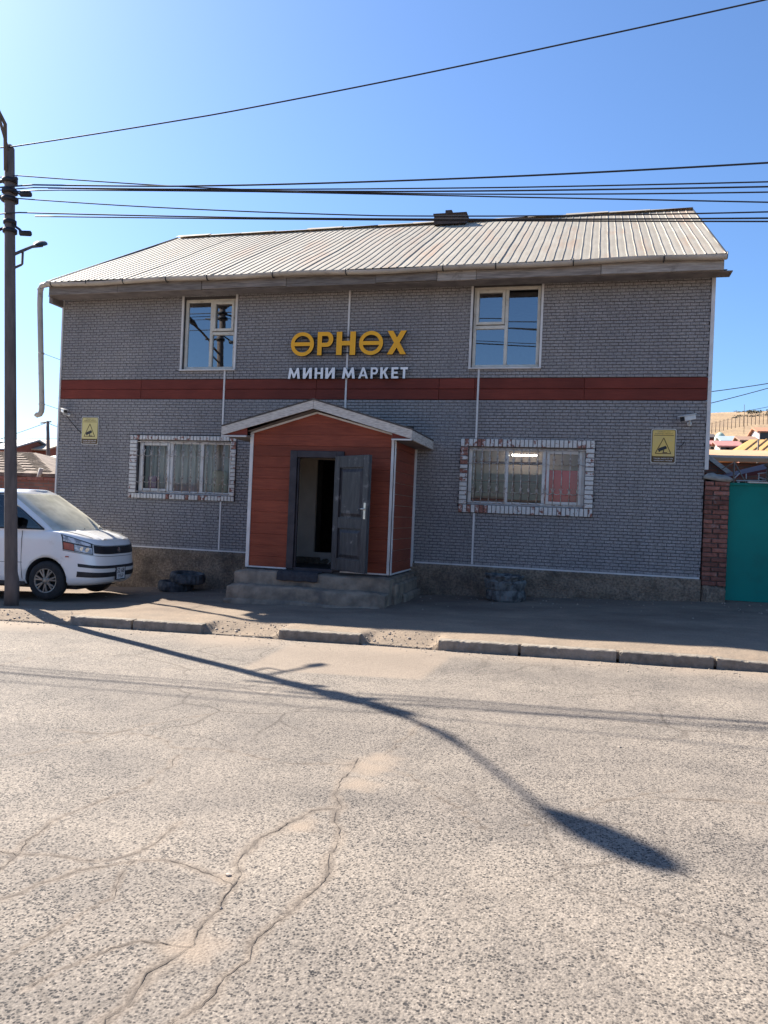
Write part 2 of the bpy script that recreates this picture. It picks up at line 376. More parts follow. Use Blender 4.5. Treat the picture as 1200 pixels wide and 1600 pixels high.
def mat_asphalt():
    m, nt, b = _nt('worn_asphalt')
    tc = nt.nodes.new('ShaderNodeTexCoord'); P = tc.outputs['Object']
    def vor(scale, feat='F1'):
        v = nt.nodes.new('ShaderNodeTexVoronoi'); v.inputs['Scale'].default_value = scale; v.feature = feat
        dn = nt.nodes.new('ShaderNodeTexNoise'); dn.inputs['Scale'].default_value = scale*.6; nt.links.new(P, dn.inputs['Vector'])
        mx = nt.nodes.new('ShaderNodeVectorMath'); mx.operation = 'MULTIPLY_ADD'
        nt.links.new(dn.outputs['Color'], mx.inputs[0]); mx.inputs[1].default_value = (.9/scale,)*3; nt.links.new(P, mx.inputs[2])
        nt.links.new(mx.outputs[0], v.inputs['Vector']); return v
    v1 = vor(88); v2 = vor(170)
    sc = nt.nodes.new('ShaderNodeSeparateColor'); nt.links.new(v1.outputs['Color'], sc.inputs[0])
    stone = _ramp(nt, sc.outputs[0], [(0, (.020, .0195, .021)), (.36, (.055, .052, .051)), (.42, (.175, .154, .132)), (1, (.36, .312, .262))]).outputs[0]
    big = _noise(nt, .55, 5, .6); big2 = _noise(nt, 1.9, 6, .65)
    med = _noise(nt, 5.5, 5, .65)
    bm_ = _math(nt, 'MULTIPLY_ADD', med.outputs[0], .55, None); bm_.node.inputs[2].default_value = -.27
    bsum = _math(nt, 'ADD', big.outputs[0], b=bm_)
    dustf = _ramp(nt, bsum, [(.36, (.0,)*3), (.70, (.50,)*3)]).outputs[0]
    col = _mix(nt, stone, (.275, .236, .196), dustf)
    gap = _ramp(nt, v1.outputs['Distance'], [(.40, (0, 0, 0)), (.60, (.8, .8, .8))]).outputs[0]   # dust lodged between the stones
    col = _mix(nt, col, (.262, .226, .188), gap)
    v3 = vor(58); sc3 = nt.nodes.new('ShaderNodeSeparateColor'); nt.links.new(v3.outputs['Color'], sc3.inputs[0])
    bigst = _ramp(nt, sc3.outputs[0], [(.06, (1, 1, 1)), (.08, (0, 0, 0))]).outputs[0]
    rnd3 = _ramp(nt, v3.outputs['Distance'], [(.36, (1, 1, 1)), (.46, (0, 0, 0))]).outputs[0]
    col = _mix(nt, col, (.045, .042, .041), _mix(nt, bigst, rnd3, mode='MULTIPLY', f=1.0))
    ve = vor(1.25, 'DISTANCE_TO_EDGE'); mk = _noise(nt, .42, 3, .5)          # fine crazing between the long cracks
    ln = _ramp(nt, ve.outputs['Distance'], [(.006, (1, 1, 1)), (.022, (0, 0, 0))]).outputs[0]
    mkr = _ramp(nt, mk.outputs[0], [(.47, (0, 0, 0)), (.60, (.55,)*3)]).outputs[0]
    col = _mix(nt, col, (.085, .068, .055), _mix(nt, ln, mkr, mode='MULTIPLY', f=1.0))
    sc2 = nt.nodes.new('ShaderNodeSeparateColor'); nt.links.new(v2.outputs['Color'], sc2.inputs[0])
    fine = _ramp(nt, sc2.outputs[1], [(0, (.55, .55, .56)), (.25, (.95, .95, .95)), (1, (1.08, 1.07, 1.05))]).outputs[0]
    col = _mix(nt, col, fine, mode='MULTIPLY', f=.8)
    patch = _ramp(nt, big2.outputs[0], [(.36, (.84, .84, .85)), (.62, (1.06, 1.05, 1.04))]).outputs[0]
    col = _mix(nt, col, patch, mode='MULTIPLY', f=1.0)
    lane = _noise(nt, .5, 4, .55, vec_scale=(.16, 1.0, 1))            # wheel lanes worn along the street
    lf = _ramp(nt, lane.outputs[0], [(.36, (.70, .70, .71)), (.62, (1.0, .99, .97))]).outputs[0]
    col = _mix(nt, col, lf, mode='MULTIPLY', f=1.0)
    at = nt.nodes.new('ShaderNodeAttribute'); at.attribute_name = 'dirt'
    col = _mix(nt, col, (.26, .205, .155), at.outputs['Fac'])
    ac = nt.nodes.new('ShaderNodeAttribute'); ac.attribute_name = 'crack'
    col = _mix(nt, col, (.085, .070, .058), ac.outputs['Fac'])
    nt.links.new(col, b.inputs['Base Color']); b.inputs['Roughness'].default_value = .85; b.inputs['Specular IOR Level'].default_value = .25
    h = _math(nt, 'MULTIPLY', v1.outputs['Distance'], -1.0)
    nrm = _bump(nt, b, h, .40, .006)
    n3 = _noise(nt, 60, 5, .75); nrm = _bump(nt, b, n3.outputs[0], .35, .008, nrm)
    return m
M['asphalt'] = mat_asphalt()
def mat_pavement():
    m, nt, b = _nt('dusty_pavement')
    n = _noise(nt, 2.2, 8, .65); n2 = _noise(nt, 45, 5, .7); n3 = _noise(nt, 1.0, 6, .6, vec_scale=(.7, 1.5, 1))
    col = _ramp(nt, n.outputs[0], [(.32, (.31, .24, .175)), (.66, (.235, .19, .145))]).outputs[0]
    f3 = _ramp(nt, n3.outputs[0], [(.25, (0, 0, 0)), (.62, (.85,)*3)]).outputs[0]
    sep = nt.nodes.new('ShaderNodeSeparateXYZ'); tc = nt.nodes.new('ShaderNodeTexCoord'); nt.links.new(tc.outputs['Object'], sep.inputs[0])
    mr = nt.nodes.new('ShaderNodeMapRange'); nt.links.new(sep.outputs['Y'], mr.inputs[0])
    mr.inputs[1].default_value = 10.0; mr.inputs[2].default_value = 11.2; mr.inputs[3].default_value = .25; mr.inputs[4].default_value = 1.0
    f = _math(nt, 'MULTIPLY', f3, b=mr.outputs[0])
    col = _mix(nt, col, (.150, .112, .086), f)           # darker old-asphalt patches, stronger towards the wall
    fine = _ramp(nt, n2.outputs[0], [(.35, (.78, .77, .76)), (.6, (1.05, 1.04, 1.03))]).outputs[0]
    col = _mix(nt, col, fine, mode='MULTIPLY', f=1.0)
    nt.links.new(col, b.inputs['Base Color']); b.inputs['Roughness'].default_value = .95; b.inputs['Specular IOR Level'].default_value = .2
    nrm = _bump(nt, b, n2.outputs[0], .6, .012); nb = _noise(nt, 9, 5); _bump(nt, b, nb.outputs[0], .4, .03, nrm)
    return m
M['pavement'] = mat_pavement()
M['dirt'] = pm('sandy_dirt', (.42, .315, .22), (.32, .24, .17), 5, .95, .8, 40, bdist=.02)

def grid_mesh(name, X, Y, Z, mat, attrs=None):
    r, c = X.shape
    co = np.stack([X, Y, Z], -1).reshape(-1, 3)
    i = np.arange(r*c).reshape(r, c)
    q = np.stack([i[:-1, :-1], i[:-1, 1:], i[1:, 1:], i[1:, :-1]], -1).reshape(-1, 4)
    me = bpy.data.meshes.new(name); me.vertices.add(len(co)); me.vertices.foreach_set('co', co.ravel())
    me.loops.add(q.size); me.loops.foreach_set('vertex_index', q.ravel().astype(np.int32))
    me.polygons.add(len(q)); me.polygons.foreach_set('loop_start', np.arange(0, q.size, 4, dtype=np.int32))
    me.polygons.foreach_set('use_smooth', np.ones(len(q), bool)); me.update(); me.validate()
    for k, v in (attrs or {}).items():
        a = me.attributes.new(k, 'FLOAT', 'POINT'); a.data.foreach_set('value', v.ravel().astype(np.float32))
    me.materials.append(mat); return me

def G(px, py):                                   # a point of the photograph on the road surface
    d = FW + (px-600)/FPX*RT - (py-800)/FPX*UP
    t = -1.65/(d.z-.018*d.x); p = EYE+d*t; return p.x, p.y
# the road: a dense sheet near the viewer, cracks sunk into it
ts = np.exp(np.linspace(math.log(1.0), math.log(10.2), 330)); us = np.linspace(-1.75, 1.25, 420)
TY = ts; X = us[None, :]*(TY[:, None]*.9+.9); Y = np.repeat(TY[:, None], len(us), 1)-.65
Y = np.where(Y > 9.45, 9.45+(Y-9.45)*.2, Y)
def jag(pts, amp, step=.10):
    out = [np.array(pts[0])]
    for a, b in zip(pts[:-1], pts[1:]):
        a, b = np.array(a), np.array(b); n = max(2, int(np.linalg.norm(b-a)/step)); d = (b-a)/np.linalg.norm(b-a); nn = np.array([-d[1], d[0]])
        for k in range(1, n+1): out.append(a+(b-a)*k/n+nn*RNG.normal(0, amp)*(k < n))
    return out
def field(polys, width, wob=.5):
    f = np.zeros(X.shape)
    for pl, w in polys:
        p = np.array(pl); lo, hi = p.min(0)-.3, p.max(0)+.3
        m = (X > lo[0]) & (X < hi[0]) & (Y > lo[1]) & (Y < hi[1])
        xs, ys = X[m], Y[m]; d = np.full(xs.shape, 9.)
        for a, b in zip(p[:-1], p[1:]):
            ab = b-a; t = np.clip(((xs-a[0])*ab[0]+(ys-a[1])*ab[1])/(ab@ab), 0, 1)
            d = np.minimum(d, np.hypot(xs-a[0]-t*ab[0], ys-a[1]-t*ab[1]))
        ww = w*width*(1+wob*np.sin(xs*9+ys*7)*np.sin(xs*4.1-ys*11))
        f[m] = np.maximum(f[m], np.clip(1.3-d/ww, 0, 1))
    return f
cr = [([(560,1185),(530,1230),(524,1270),(530,1310),(500,1385),(450,1430),(390,1500),(330,1560),(250,1610)], .9),
      ([(520,1262),(450,1285),(380,1335),(365,1385),(320,1440),(300,1480),(230,1520),(200,1570),(160,1620)], .9),
      ([(600,1180),(640,1150),(660,1128)], .5), ([(545,1195),(430,1190),(350,1172),(280,1170),(235,1150),(90,1140)], .5),
      ([(280,1180),(230,1225),(150,1255),(80,1285),(40,1315),(10,1350),(-30,1370)], .6), ([(330,1115),(250,1130),(120,1160),(0,1185),(-60,1195)], .5),
      ([(0,1330),(60,1335),(170,1345),(240,1320),(280,1285)], .55), ([(365,1385),(300,1355),(210,1345),(120,1360),(60,1380),(0,1405)], .6),
      ([(0,1040),(60,1025),(130,1018)], .5), ([(640,1210),(700,1255),(760,1300)], .3), ([(1010,1245),(1110,1250),(1210,1255)], .5), ([(820,1290),(960,1250),(1060,1230)], .25),
      ([(300,1480),(220,1470),(130,1500),(40,1545)], .5), ([(210,1345),(180,1400),(90,1450),(0,1500)], .4)]
polys = [(jag([G(*q) for q in pl], .022), w) for pl, w in cr]
crack = field(polys, .014); dirt = field(polys, .034)*.55
for cxp, cyp, rr in ((575, 1198, .20), (560, 1225, .13), (595,1185,.13), (470, 1290, .10), (300, 1480, .12), (352,1372,.07)):
    gx, gy = G(cxp, cyp); dd = np.hypot(X-gx, (Y-gy)*1.0)/(rr*(1+.4*np.sin(X*23+Y*17)*np.sin(Y*29-X*11)))
    dirt = np.maximum(dirt, np.clip(1.25-dd, 0, 1)*.95); crack = crack*np.clip(dd*1.1, .25, 1)
pq = [np.array(G(*q)) for q in ((455, 1004), (718, 1020), (662, 1063), (370, 1046))]      # a smoother sandy repair by the kerb
sd_ = np.full(X.shape, 9.)
for k in range(4):
    a, b = pq[k], pq[(k+1) % 4]; e_ = b-a; sd_ = np.minimum(sd_, ((X-a[0])*e_[1]-(Y-a[1])*e_[0])/np.linalg.norm(e_))
dirt = np.maximum(dirt, np.clip(sd_/.07+.02*np.sin(X*31)*np.sin(Y*27), 0, 1)*.62)
edge = np.clip((Y-8.75)/.72, 0, 1)**1.7
dirt = np.clip(np.maximum(dirt, edge*(.75+.35*np.sin(X*5.3+1)*np.sin(X*2.1))), 0, 1)
for a, b in ((-4.95, -3.85), (-2.72, -1.70), (-9, -7.1)):             # sand washed out of the gaps in the kerb
    dd = np.hypot((X-(a+b)/2)/((b-a)*.75), (Y-9.5)/.75); dirt = np.maximum(dirt, np.clip(1.3-dd, 0, 1))
Z = road_z(X, Y)-.0012*crack-.001*np.clip(dirt, 0, 1)*(edge < .2)+.004*np.sin(X*1.7+Y)*np.sin(Y*2.3-X)+.006*edge
rd = link('road', grid_mesh('road', X, Y, Z, M['asphalt'], {'crack': np.clip(crack*1.1, 0, 1)*.8, 'dirt': dirt}), kind='structure')
rb = MB()
for pl, w in polys:
    p = [np.array(q) for q in pl]; run_ = []
    pts = []
    for a, b in zip(p[:-1], p[1:]):
        for t in np.linspace(0, 1, 5)[:-1]: pts.append(a+(b-a)*t)
    for k in range(1, len(pts)):
        a, b = pts[k-1], pts[k]; d = b-a; L = np.linalg.norm(d)
        if L < 1e-6: continue
        nn = np.array([-d[1], d[0]])/L
        if not run_: run_ = [(a, nn, .0015)]
        run_.append((b+nn*RNG.normal(0, .0035), nn, max(.0006, w*.0017*(1+.9*math.sin(k*.37+w*9)*math.sin(k*.11))+RNG.normal(0, .0007))))
    rows = [[(c[0]+n_[0]*h, c[1]+n_[1]*h, float(road_z(c[0], 0))+.0018+.004*math.sin(c[0]*1.7+c[1])*math.sin(c[1]*2.3-c[0])) for h in (-hw_, hw_)] for c, n_, hw_ in run_ if c[1] < 9.2]
    if len(rows) > 2: rb.grid(rows, smooth=False)
rb.build('road_crack', pm('crack_dirt', (.050, .040, .033), (.11, .088, .07), 14, .95, 0), rd, kind='stuff')
# road beyond the dense sheet (behind the viewer and to both sides), a hair lower
xs = np.linspace(-60, 60, 61); ys = np.array([-14, -8, -4, 0, 3, 6, 9.58])
XX, YY = np.meshgrid(xs, ys); link('road', grid_mesh('road_outer', XX, YY, road_z(XX, YY)-.03, M['asphalt']), kind='structure')
# pavement
xs = np.concatenate([np.linspace(-45, -13, 30), np.linspace(-12.9, 5, 380), np.linspace(5.2, 40, 30)])
ys = np.concatenate([np.linspace(9.56, 10.2, 26), np.linspace(10.23, 14.3, 70)])
XX, YY = np.meshgrid(xs, ys)
ZZ = pave_z(XX, YY)+np.where(YY < 9.575, -.10, 0)
link('pavement', grid_mesh('pavement', XX, YY, ZZ, M['pavement']), kind='structure')
# kerb stones
bed = MB()
for a, b in KERBS: bed.box(a, b, KY+.03, KY+.15, road_z(a, 0)-.12, road_z(a, 0)-.02)
kerb = bed.build('kerb', M['concrete'], kind='structure')
for i, (a, b) in enumerate(KERBS):
    mb = MB(); n = 26; rows = []
    drop = lambda x: .085*np.clip((x-1.45)/1.6, 0, 1)*1.0
    ring = [(0, -.05), (-.002, .06), (.002, .122), (.012, .132), (.10, .134), (.165, .130), (.17, -.05)]
    for k in range(n+1):
        x = a+.008+(b-a-.016)*k/n; chipf = (RNG.random() < .16)*RNG.uniform(.2, 1)*.010
        e = .0 if 0 < k < n else .012
        row = []
        for j, (dy, dz) in enumerate(ring):
            jx = RNG.normal(0, .0012); ch = chipf if j in (2, 3) else 0
            row.append((x, KY+dy+e*(1 if j < 3 else 0)+jx+ch*.8, float(road_z(x, 0)-drop(x))+dz-e*.6*(j in (2, 3, 4))+RNG.normal(0, .0012)-ch))
        rows.append(row)
    mb.grid(rows, smooth=False); L = len(ring)
    mb.f += [tuple(range(L)), tuple(n*L+j for j in reversed(range(L)))]; mb.mi += [0, 0]; mb.sm += [False, False]
    lab = {6: 'sunken kerb stone sloping down towards the green gate'}.get(i)
    mb.build('kerb_stone', M['kerbstone'], kerb, label=lab)
# loose stones and grit along the kerb gaps and wall foot
st = MB()
def stone(x, y, z, r):
    o = bmesh.new(); bmesh.ops.create_icosphere(o, subdivisions=1, radius=r)
    vs = [(x+v.co.x*RNG.uniform(.7, 1.3), y+v.co.y*RNG.uniform(.7, 1.3), z+v.co.z*RNG.uniform(.45, .9)) for v in o.verts]
    st.add(vs, [[v.index for v in f.verts] for f in o.faces]); o.free()
for k in range(420):
    a, b = [(-4.98, -3.86), (-2.74, -1.72), (-9.5, -7.1)][k % 3]; x = RNG.uniform(a, b); y = RNG.uniform(9.35, 10.0)
    stone(x, y, float(pave_z(x, y) if y > 9.58 else road_z(x, y))+.004, RNG.choice([.007, .011, .016, .024], p=[.5, .3, .15, .05]))
for k in range(260):
    x = RNG.uniform(-8, 4); y = 9.48-abs(RNG.normal(0, .16)); stone(x, y, float(road_z(x, y))+.005, RNG.uniform(.005, .012))
for k in range(150):
    x = RNG.uniform(-9, 4); y = 13.85-abs(RNG.normal(0, .7)); stone(x, y, float(pave_z(x, y))+.004, RNG.uniform(.006, .016))
for px, py, r in ((357, 1368, .022), (968, 1168, .02), (345, 1420, .012), (700, 1178, .012)):
    gx, gy = G(px, py); stone(gx, gy, float(road_z(gx, gy))+.003, r*.7)
st.build('gravel', pm('pale_grit', (.42, .35, .28), (.26, .22, .18), 30, .95, .2), kind='stuff')

# ------------------------------------------------------------------ terrain behind
def hill_z(x, y):
    u = x/np.maximum(y, 1.0)
    s = np.clip((u+.62)/.5, 0, 1); s = s*s*(3-2*s)
    prof = np.interp(y, [0, 14, 22, 40, 80, 130, 200, 320, 480, 640, 760, 1200], [.3, .35, .6, 1.6, 5.2, 10.8, 19, 35, 60, 90, 96, 60])
    prof = prof*(1+.20*np.clip(u-.10, -.3, .35)*(y > 100))
    left = np.interp(y, [0, 14, 22, 40, 80, 130, 200, 1200], [0, 0, -.1, -.1, 1.2, 3.0, 6, 14])
    z = left*(1-s)+prof*s
    z = z+np.clip((y-90)/150, 0, 1)*(2.2*np.sin(x*.021+1.1)*np.sin(y*.017)+1.2*np.sin(x*.06+y*.045))
    return z
M['earth'] = pm('yard_earth', (.34, .27, .20), (.24, .19, .145), 2, .95, .5)
def mat_hill():
    m, nt, b = _nt('dry_grass_hill')
    n = _noise(nt, .045, 8, .62); n2 = _noise(nt, .30, 6, .7)
    col = _ramp(nt, n.outputs[0], [(.35, (.36, .245, .13)), (.62, (.27, .18, .10))]).outputs[0]
    f = _ramp(nt, n2.outputs[0], [(.52, (0, 0, 0)), (.70, (.8,)*3)]).outputs[0]
    col = _mix(nt, col, (.14, .11, .07), f)
    nt.links.new(col, b.inputs['Base Color']); b.inputs['Roughness'].default_value = 1
    _bump(nt, b, n2.outputs[0], .6, 1.5); return m
ys = np.concatenate([np.linspace(14.25, 40, 14), np.geomspace(43, 1400, 60)]); us = np.concatenate([np.linspace(-2.6, -.9, 10), np.linspace(-.88, .6, 110), np.linspace(.65, 2.6, 12)])
YY = np.repeat(ys[:, None], len(us), 1); XX = us[None, :]*(YY+8)
link('hillside', grid_mesh('hillside', XX, YY, hill_z(XX, YY), mat_hill()), kind='structure')
xs = np.linspace(-3000, 3000, 13); XX, YY = np.meshgrid(xs, np.linspace(-3000, 3000, 13))
link('ground', grid_mesh('ground', XX, YY, np.full(XX.shape, -1.6), M['earth']), kind='structure')

# ------------------------------------------------------------------ the shop building
XL, XR = -10.835, 1.93; ZB, ZB1, ZB2, ZT = .775, 3.795, 4.19, 5.905; YW = 14.0
B = thing('shop_building', 'two-storey shop clad in grey brick-pattern panels with a dark red band and porch', 'shop building', (-4.4, 14, .2))
def rect(p, q, y=YW): a = W(*p, y); b = W(*q, y); return (min(a.x, b.x), max(a.x, b.x), min(a.z, b.z), max(a.z, b.z))
WUL = (WX(288, 14, 520), WX(367.5, 14, 520), WZ(577, 14, 328), WZ(467, 14, 328))
WUR = (WX(739, 14, 512), WX(843.5, 14, 512), WZ(574, 14, 792), WZ(447, 14, 792))
SLL = (WX(204.5, 14, 730), WX(370, 14, 730), WZ(781, 14, 287), WZ(681, 14, 287))       # brick surrounds
SLR = (WX(718.5, 14, 745), WX(928, 14, 745), WZ(804.5, 14, 822), WZ(687, 14, 822))
WLL = (WX(216, 14, 730), WX(361.5, 14, 730), WZ(772.5, 14, 289), WZ(689, 14, 289))
WLR = (WX(731, 14, 745), WX(913.5, 14, 745), WZ(791, 14, 822), WZ(700, 14, 822))
DOOR_IN = (-5.0, -4.12, .86, 2.62)
holes = [WUL, WUR, WLL, WLR, DOOR_IN]
def sub_rects(r, hs):
    out = [r]
    for h in hs:
        nxt = []
        for a in out:
            x0, x1, z0, z1 = a
            if h[0] >= x1 or h[1] <= x0 or h[2] >= z1 or h[3] <= z0: nxt.append(a); continue
            if h[2] > z0: nxt.append((x0, x1, z0, h[2]))
            if h[3] < z1: nxt.append((x0, x1, h[3], z1))
            m0, m1 = max(z0, h[2]), min(z1, h[3])
            if h[0] > x0: nxt.append((x0, h[0], m0, m1))
            if h[1] < x1: nxt.append((h[1], x1, m0, m1))
        out = nxt
    return out
wl = MB()
for (x0, x1, z0, z1) in sub_rects((XL+.02, XR-.02, ZB+.01, ZT+.02), holes): wl.box(x0, x1, YW, YW+.28, z0, z1)
wl.box(XL+.02, XL+.22, YW+.285, 22.4, ZB, ZT); wl.box(XR-.22, XR-.02, YW+.285, 22.4, ZB, ZT); wl.box(XL+.23, XR-.23, 22.2, 22.4, ZB, ZT)
wl.box(XL+.23, XR-.23, YW+.29, 22.19, 3.72, 3.84)                      # floor between the storeys
wl.box(XL+.23, XR-.23, YW+.29, 22.19, .55, .62)
for xx in (XL+.22, XR-.06):                                            # gable ends
    wl.prism([(0, 0)], 0, 0) if False else None
gab = [(14.0, ZT), (22.4, ZT), (18.2, 8.5)]
for xx in (XL+.03, XR-.13):
    vs = [(xx+dx, y, z) for dx in (0, .10) for y, z in gab]
    wl.add(vs, [(0, 1, 2), (5, 4, 3), (0, 3, 4, 1), (1, 4, 5, 2), (2, 5, 3, 0)])
wl.box(XL+.23, XR-.23, 17.0, 17.1, .63, 3.71)
wl.box(XL+.23, XR-.23, 16.8, 16.9, 3.85, ZT-.06); wl.box(XL+.23, XR-.23, YW+.29, 22.19, ZT-.05, ZT-.01)
wl.build('wall', M['cladding_joint'], B)
pl = MB()                                                              # plinth: rough rubble stucco, uneven face
nx, nz = 260, 16; rows = []
for k in range(nz+1):
    row = []
    for i in range(nx+1):
        x = XL+(XR-XL)*i/nx; zb = float(wall_z(x))-.25; z = zb+(ZB-.012-zb)*k/nz
        row.append((x, 13.925+RNG.normal(0, .007)+.012*math.sin(x*5.1+z*8)*math.sin(x*1.9-z*11)-.05*max(0, .3-k/nz), z))
    rows.append(row)
rows.append([(p[0], YW+.02, ZB-.012) for p in rows[-1]])
pl.grid(rows); pl.box(XL, XL+.15, YW+.02, 22.4, -.4, ZB-.012); pl.box(XR-.15, XR, YW+.02, 22.4, -.2, ZB-.012)
pl.box(XL+.16, XR-.16, 22.2, 22.4, -.6, ZB-.012)
pl.build('plinth', M['plinth'], B)
# vertical joint strips seen in the photograph
TR = .026
strips = [(352, 4.12, 2.9), (346, 2.06, ZB), (545, ZT, 3.42), (747.5, 4.26, 2.98), (740, 1.93, ZB)]
xl_low, xm, xr_low = WX(351, 14, 620), WX(543.5, 14, 560), WX(747, 14, 640)
x_ul, x_ur = WUL[1]+.02, WUR[0]-.02
xr_bot = WX(739.5, 14, 840); xl_bot = WX(345, 14, 830)
clad_holes = [(SLL[0], SLL[1], SLL[2], SLL[3]), SLR, (WUL[0]-.015, WUL[1]+.015, WUL[2]-.02, WUL[3]+.02), (WUR[0]-.015, WUR[1]+.015, WUR[2]-.02, WUR[3]+.02), (-5.6, -3.14, .6, 3.3)]
def panel(x0, x1, z0, z1, nc):
    mb = MB(); ch = (z1-z0)/nc; any_ = False
    for r in sub_rects((x0+.002, x1-.002, z0+.003, z1-.003), clad_holes):
        if r[1]-r[0] > .01 and r[3]-r[2] > .01: mb.box(r[0], r[1], YW-.018, YW-.001, r[2], r[3], 1); any_ = True
    for c in range(nc):
        za, zb = z0+c*ch+.0050, z0+(c+1)*ch-.0050
        x = math.floor(x0/.146)*.146-.146+(.073 if c % 2 else 0)+RNG.normal(0, .012)
        while x < x1:
            L = .146; a, b = max(x+.0038, x0+.002), min(x+L-.0038, x1-.002); x += L
            if b-a < .02: continue
            d = RNG.normal(0, .0015)
            for r in sub_rects((a, b, za, zb), clad_holes):
                if r[1]-r[0] > .02 and r[3]-r[2] > .02:
                    mb.chip(r[0], r[1], YW-.029+d, YW-.0175, r[2], r[3], .005); any_ = True
    if any_: mb.build('cladding_panel', [M['cladding'], M['cladding_joint']], B)
def run(z0, z1, xs, rows):
    ncs = rows; tot = sum(rows); h = (z1-z0)/tot; z = z0
    for nc in ncs:
        for a, b in zip(xs[:-1], xs[1:]): panel(a, b, z, z+nc*h, nc)
        z += nc*h
run(ZB+.012, ZB1-.004, [XL+.02, xl_low, xm, xr_low, XR-.004], [6]*9)
run(ZB2+.004, ZT, [XL+.02, x_ul, xm, x_ur, XR-.004], [6]*5+[1])
# dark red band: two courses of plank-pattern panels
zc = (ZB1+ZB2)/2
for a, b in zip([XL+.02, -8.9, xl_low, -5.1, xm, -2.7, x_ur+.1, -.1], [-8.9, xl_low, -5.1, xm, -2.7, x_ur+.1, -.1, XR-.004]):
    for z0, z1 in ((ZB1, zc), (zc, ZB2)):
        mb = MB(); mb.chip(a+.002, b-.002, YW-.036, YW-.001, z0+.003, z1-.003, .006); mb.build('band_plank', M['redband'], B)
def strip(xa, za, xb, zb, w=.034, y=YW-.046, mat='trim', name='trim_strip', d=.03):
    mb = MB(); mb.add([(xa-w/2, y, za), (xa+w/2, y, za), (xb+w/2, y, zb), (xb-w/2, y, zb), (xa-w/2, y+d, za), (xa+w/2, y+d, za), (xb+w/2, y+d, zb), (xb-w/2, y+d, zb)],
        [(0, 1, 2, 3), (4, 7, 6, 5), (0, 4, 5, 1), (1, 5, 6, 2), (2, 6, 7, 3), (3, 7, 4, 0)]); mb.build(name, M[mat], B)
strip(xl_low, 3.12, xl_low, WUL[2]-.03); strip(xl_bot-.01, ZB+.02, xl_bot-.01, SLL[2]-.005)
strip(xm, ZB2-.9, xm, ZT-.02); strip(xr_low-.01, SLR[3]+.005, xr_low-.01, WUR[2]-.03); strip(xr_bot, ZB+.02, xr_bot, SLR[2]-.005)
mb = MB(); mb.box(XL-.012, XL+.022, YW-.05, YW+.05, ZB-.005, ZT-.01); mb.build('corner_trim', M['trim'], B)
mb = MB(); mb.box(XR-.006, XR+.055, YW-.05, YW+.06, 2.62, ZT-.01); mb.build('corner_trim', M['trim'], B)
for a, b in ((XL, -5.70), (-3.02, XR-.02)):
    mb = MB(); mb.box(a, b, YW-.062, YW-.002, ZB-.014, ZB+.014); mb.build('base_trim', M['trim'], B)

# windows: frame > pane, sash
def window(x0, x1, z0, z1, mull, trans, sashes, mat, gm, fw=.055, y=YW+.03, side_trim=True, label=None):
    f = MB(); d = .06; yb = y+d
    f.box(x0, x0+fw, y, yb, z0, z1); f.box(x1-fw, x1, y, yb, z0, z1)
    f.box(x0+fw, x1-fw, y+.001, yb, z0, z0+fw); f.box(x0+fw, x1-fw, y+.001, yb, z1-fw, z1)
    for mx in mull: f.box(mx-fw*.55, mx+fw*.55, y-.003, yb, z0+fw, z1-fw)
    for (a, b, zz) in trans: f.box(a+fw*.55, b-fw*.55, y-.002, yb, zz-fw*.55, zz+fw*.55)
    o = bevel(f.build('window', M[mat], B, label=label), .006, 2)
    cells = [x0+fw*.5]+list(mull)+[x1-fw*.5]
    for a, b in zip(cells[:-1], cells[1:]):
        zs = [z0+fw*.5]+[t[2] for t in trans if abs((t[0]+t[1])/2-(a+b)/2) < .25]+[z1-fw*.5]
        for c, e in zip(zs[:-1], zs[1:]):
            g = MB(); rows = []; tilt = RNG.normal(0, .0025)
            for i in range(2): rows.append([(a+(b-a)*k, y+.035+tilt*(k+i), c+(e-c)*i) for k in (0, 1)])
            g.grid(rows, smooth=False); g.build('pane', M[gm], o)
    for (a, b, c, e) in sashes:
        s = MB(); w = .05
        s.box(a, a+w, y-.022, y+.03, c, e); s.box(b-w, b, y-.022, y+.03, c, e); s.box(a+w, b-w, y-.021, y+.03, c, c+w); s.box(a+w, b-w, y-.021, y+.03, e-w, e)
        bevel(s.build('sash', M[mat], o), .006, 2)
    return o
def wx(px, py): return WX(px, 14.04, py)
def wz(py, px): return WZ(py, 14.04, px)
mL = wx(330.5, 520); tL = wz(521, 350)
window(*WUL, [mL], [(mL, WUL[1], tL)], [(mL+.035, WUL[1]-.05, tL+.045, WUL[3]-.055)], 'pvc', 'glass', label='upper window with small opening sash at its top right')
mR = wx(791, 512); tR = wz(511.5, 768)
window(*WUR, [mR], [(WUR[0], mR, tR)], [(WUR[0]+.045, mR-.035, tR+.045, WUR[3]-.055)], 'pvc', 'glass', label='upper window with small opening sash at its top left')
for r in (WUL, WUR):                                                    # white side cover strips and sill strip
    for xx in (r[0]-.03, r[1]+.03): strip(xx, r[2]-.03, xx, ZT-.03, .04)
    mb = MB(); mb.box(r[0]-.05, r[1]+.05, YW-.075, YW+.03, r[2]-.035, r[2]-.012); mb.build('window_sill', M['trim'], B)
m1, m2 = wx(268, 730), wx(315.5, 733)
a1 = wx(222.5, 725)
WL3 = window(*WLL, [m1, m2], [], [(WLL[0]+.045, m1-.035, WLL[2]+.05, WLL[3]-.05)], 'pvc_w', 'shopglass', .06, label='barred shop window with grey curtains behind it')
n1, n2 = wx(791, 745), wx(849.5, 747)
WR3 = window(*WLR, [n1, n2], [], [(n2+.045, WLR[1]-.05, WLR[2]+.05, WLR[3]-.05)], 'pvc_w', 'shopglass', .06, label='barred shop window with a red cabinet behind it')
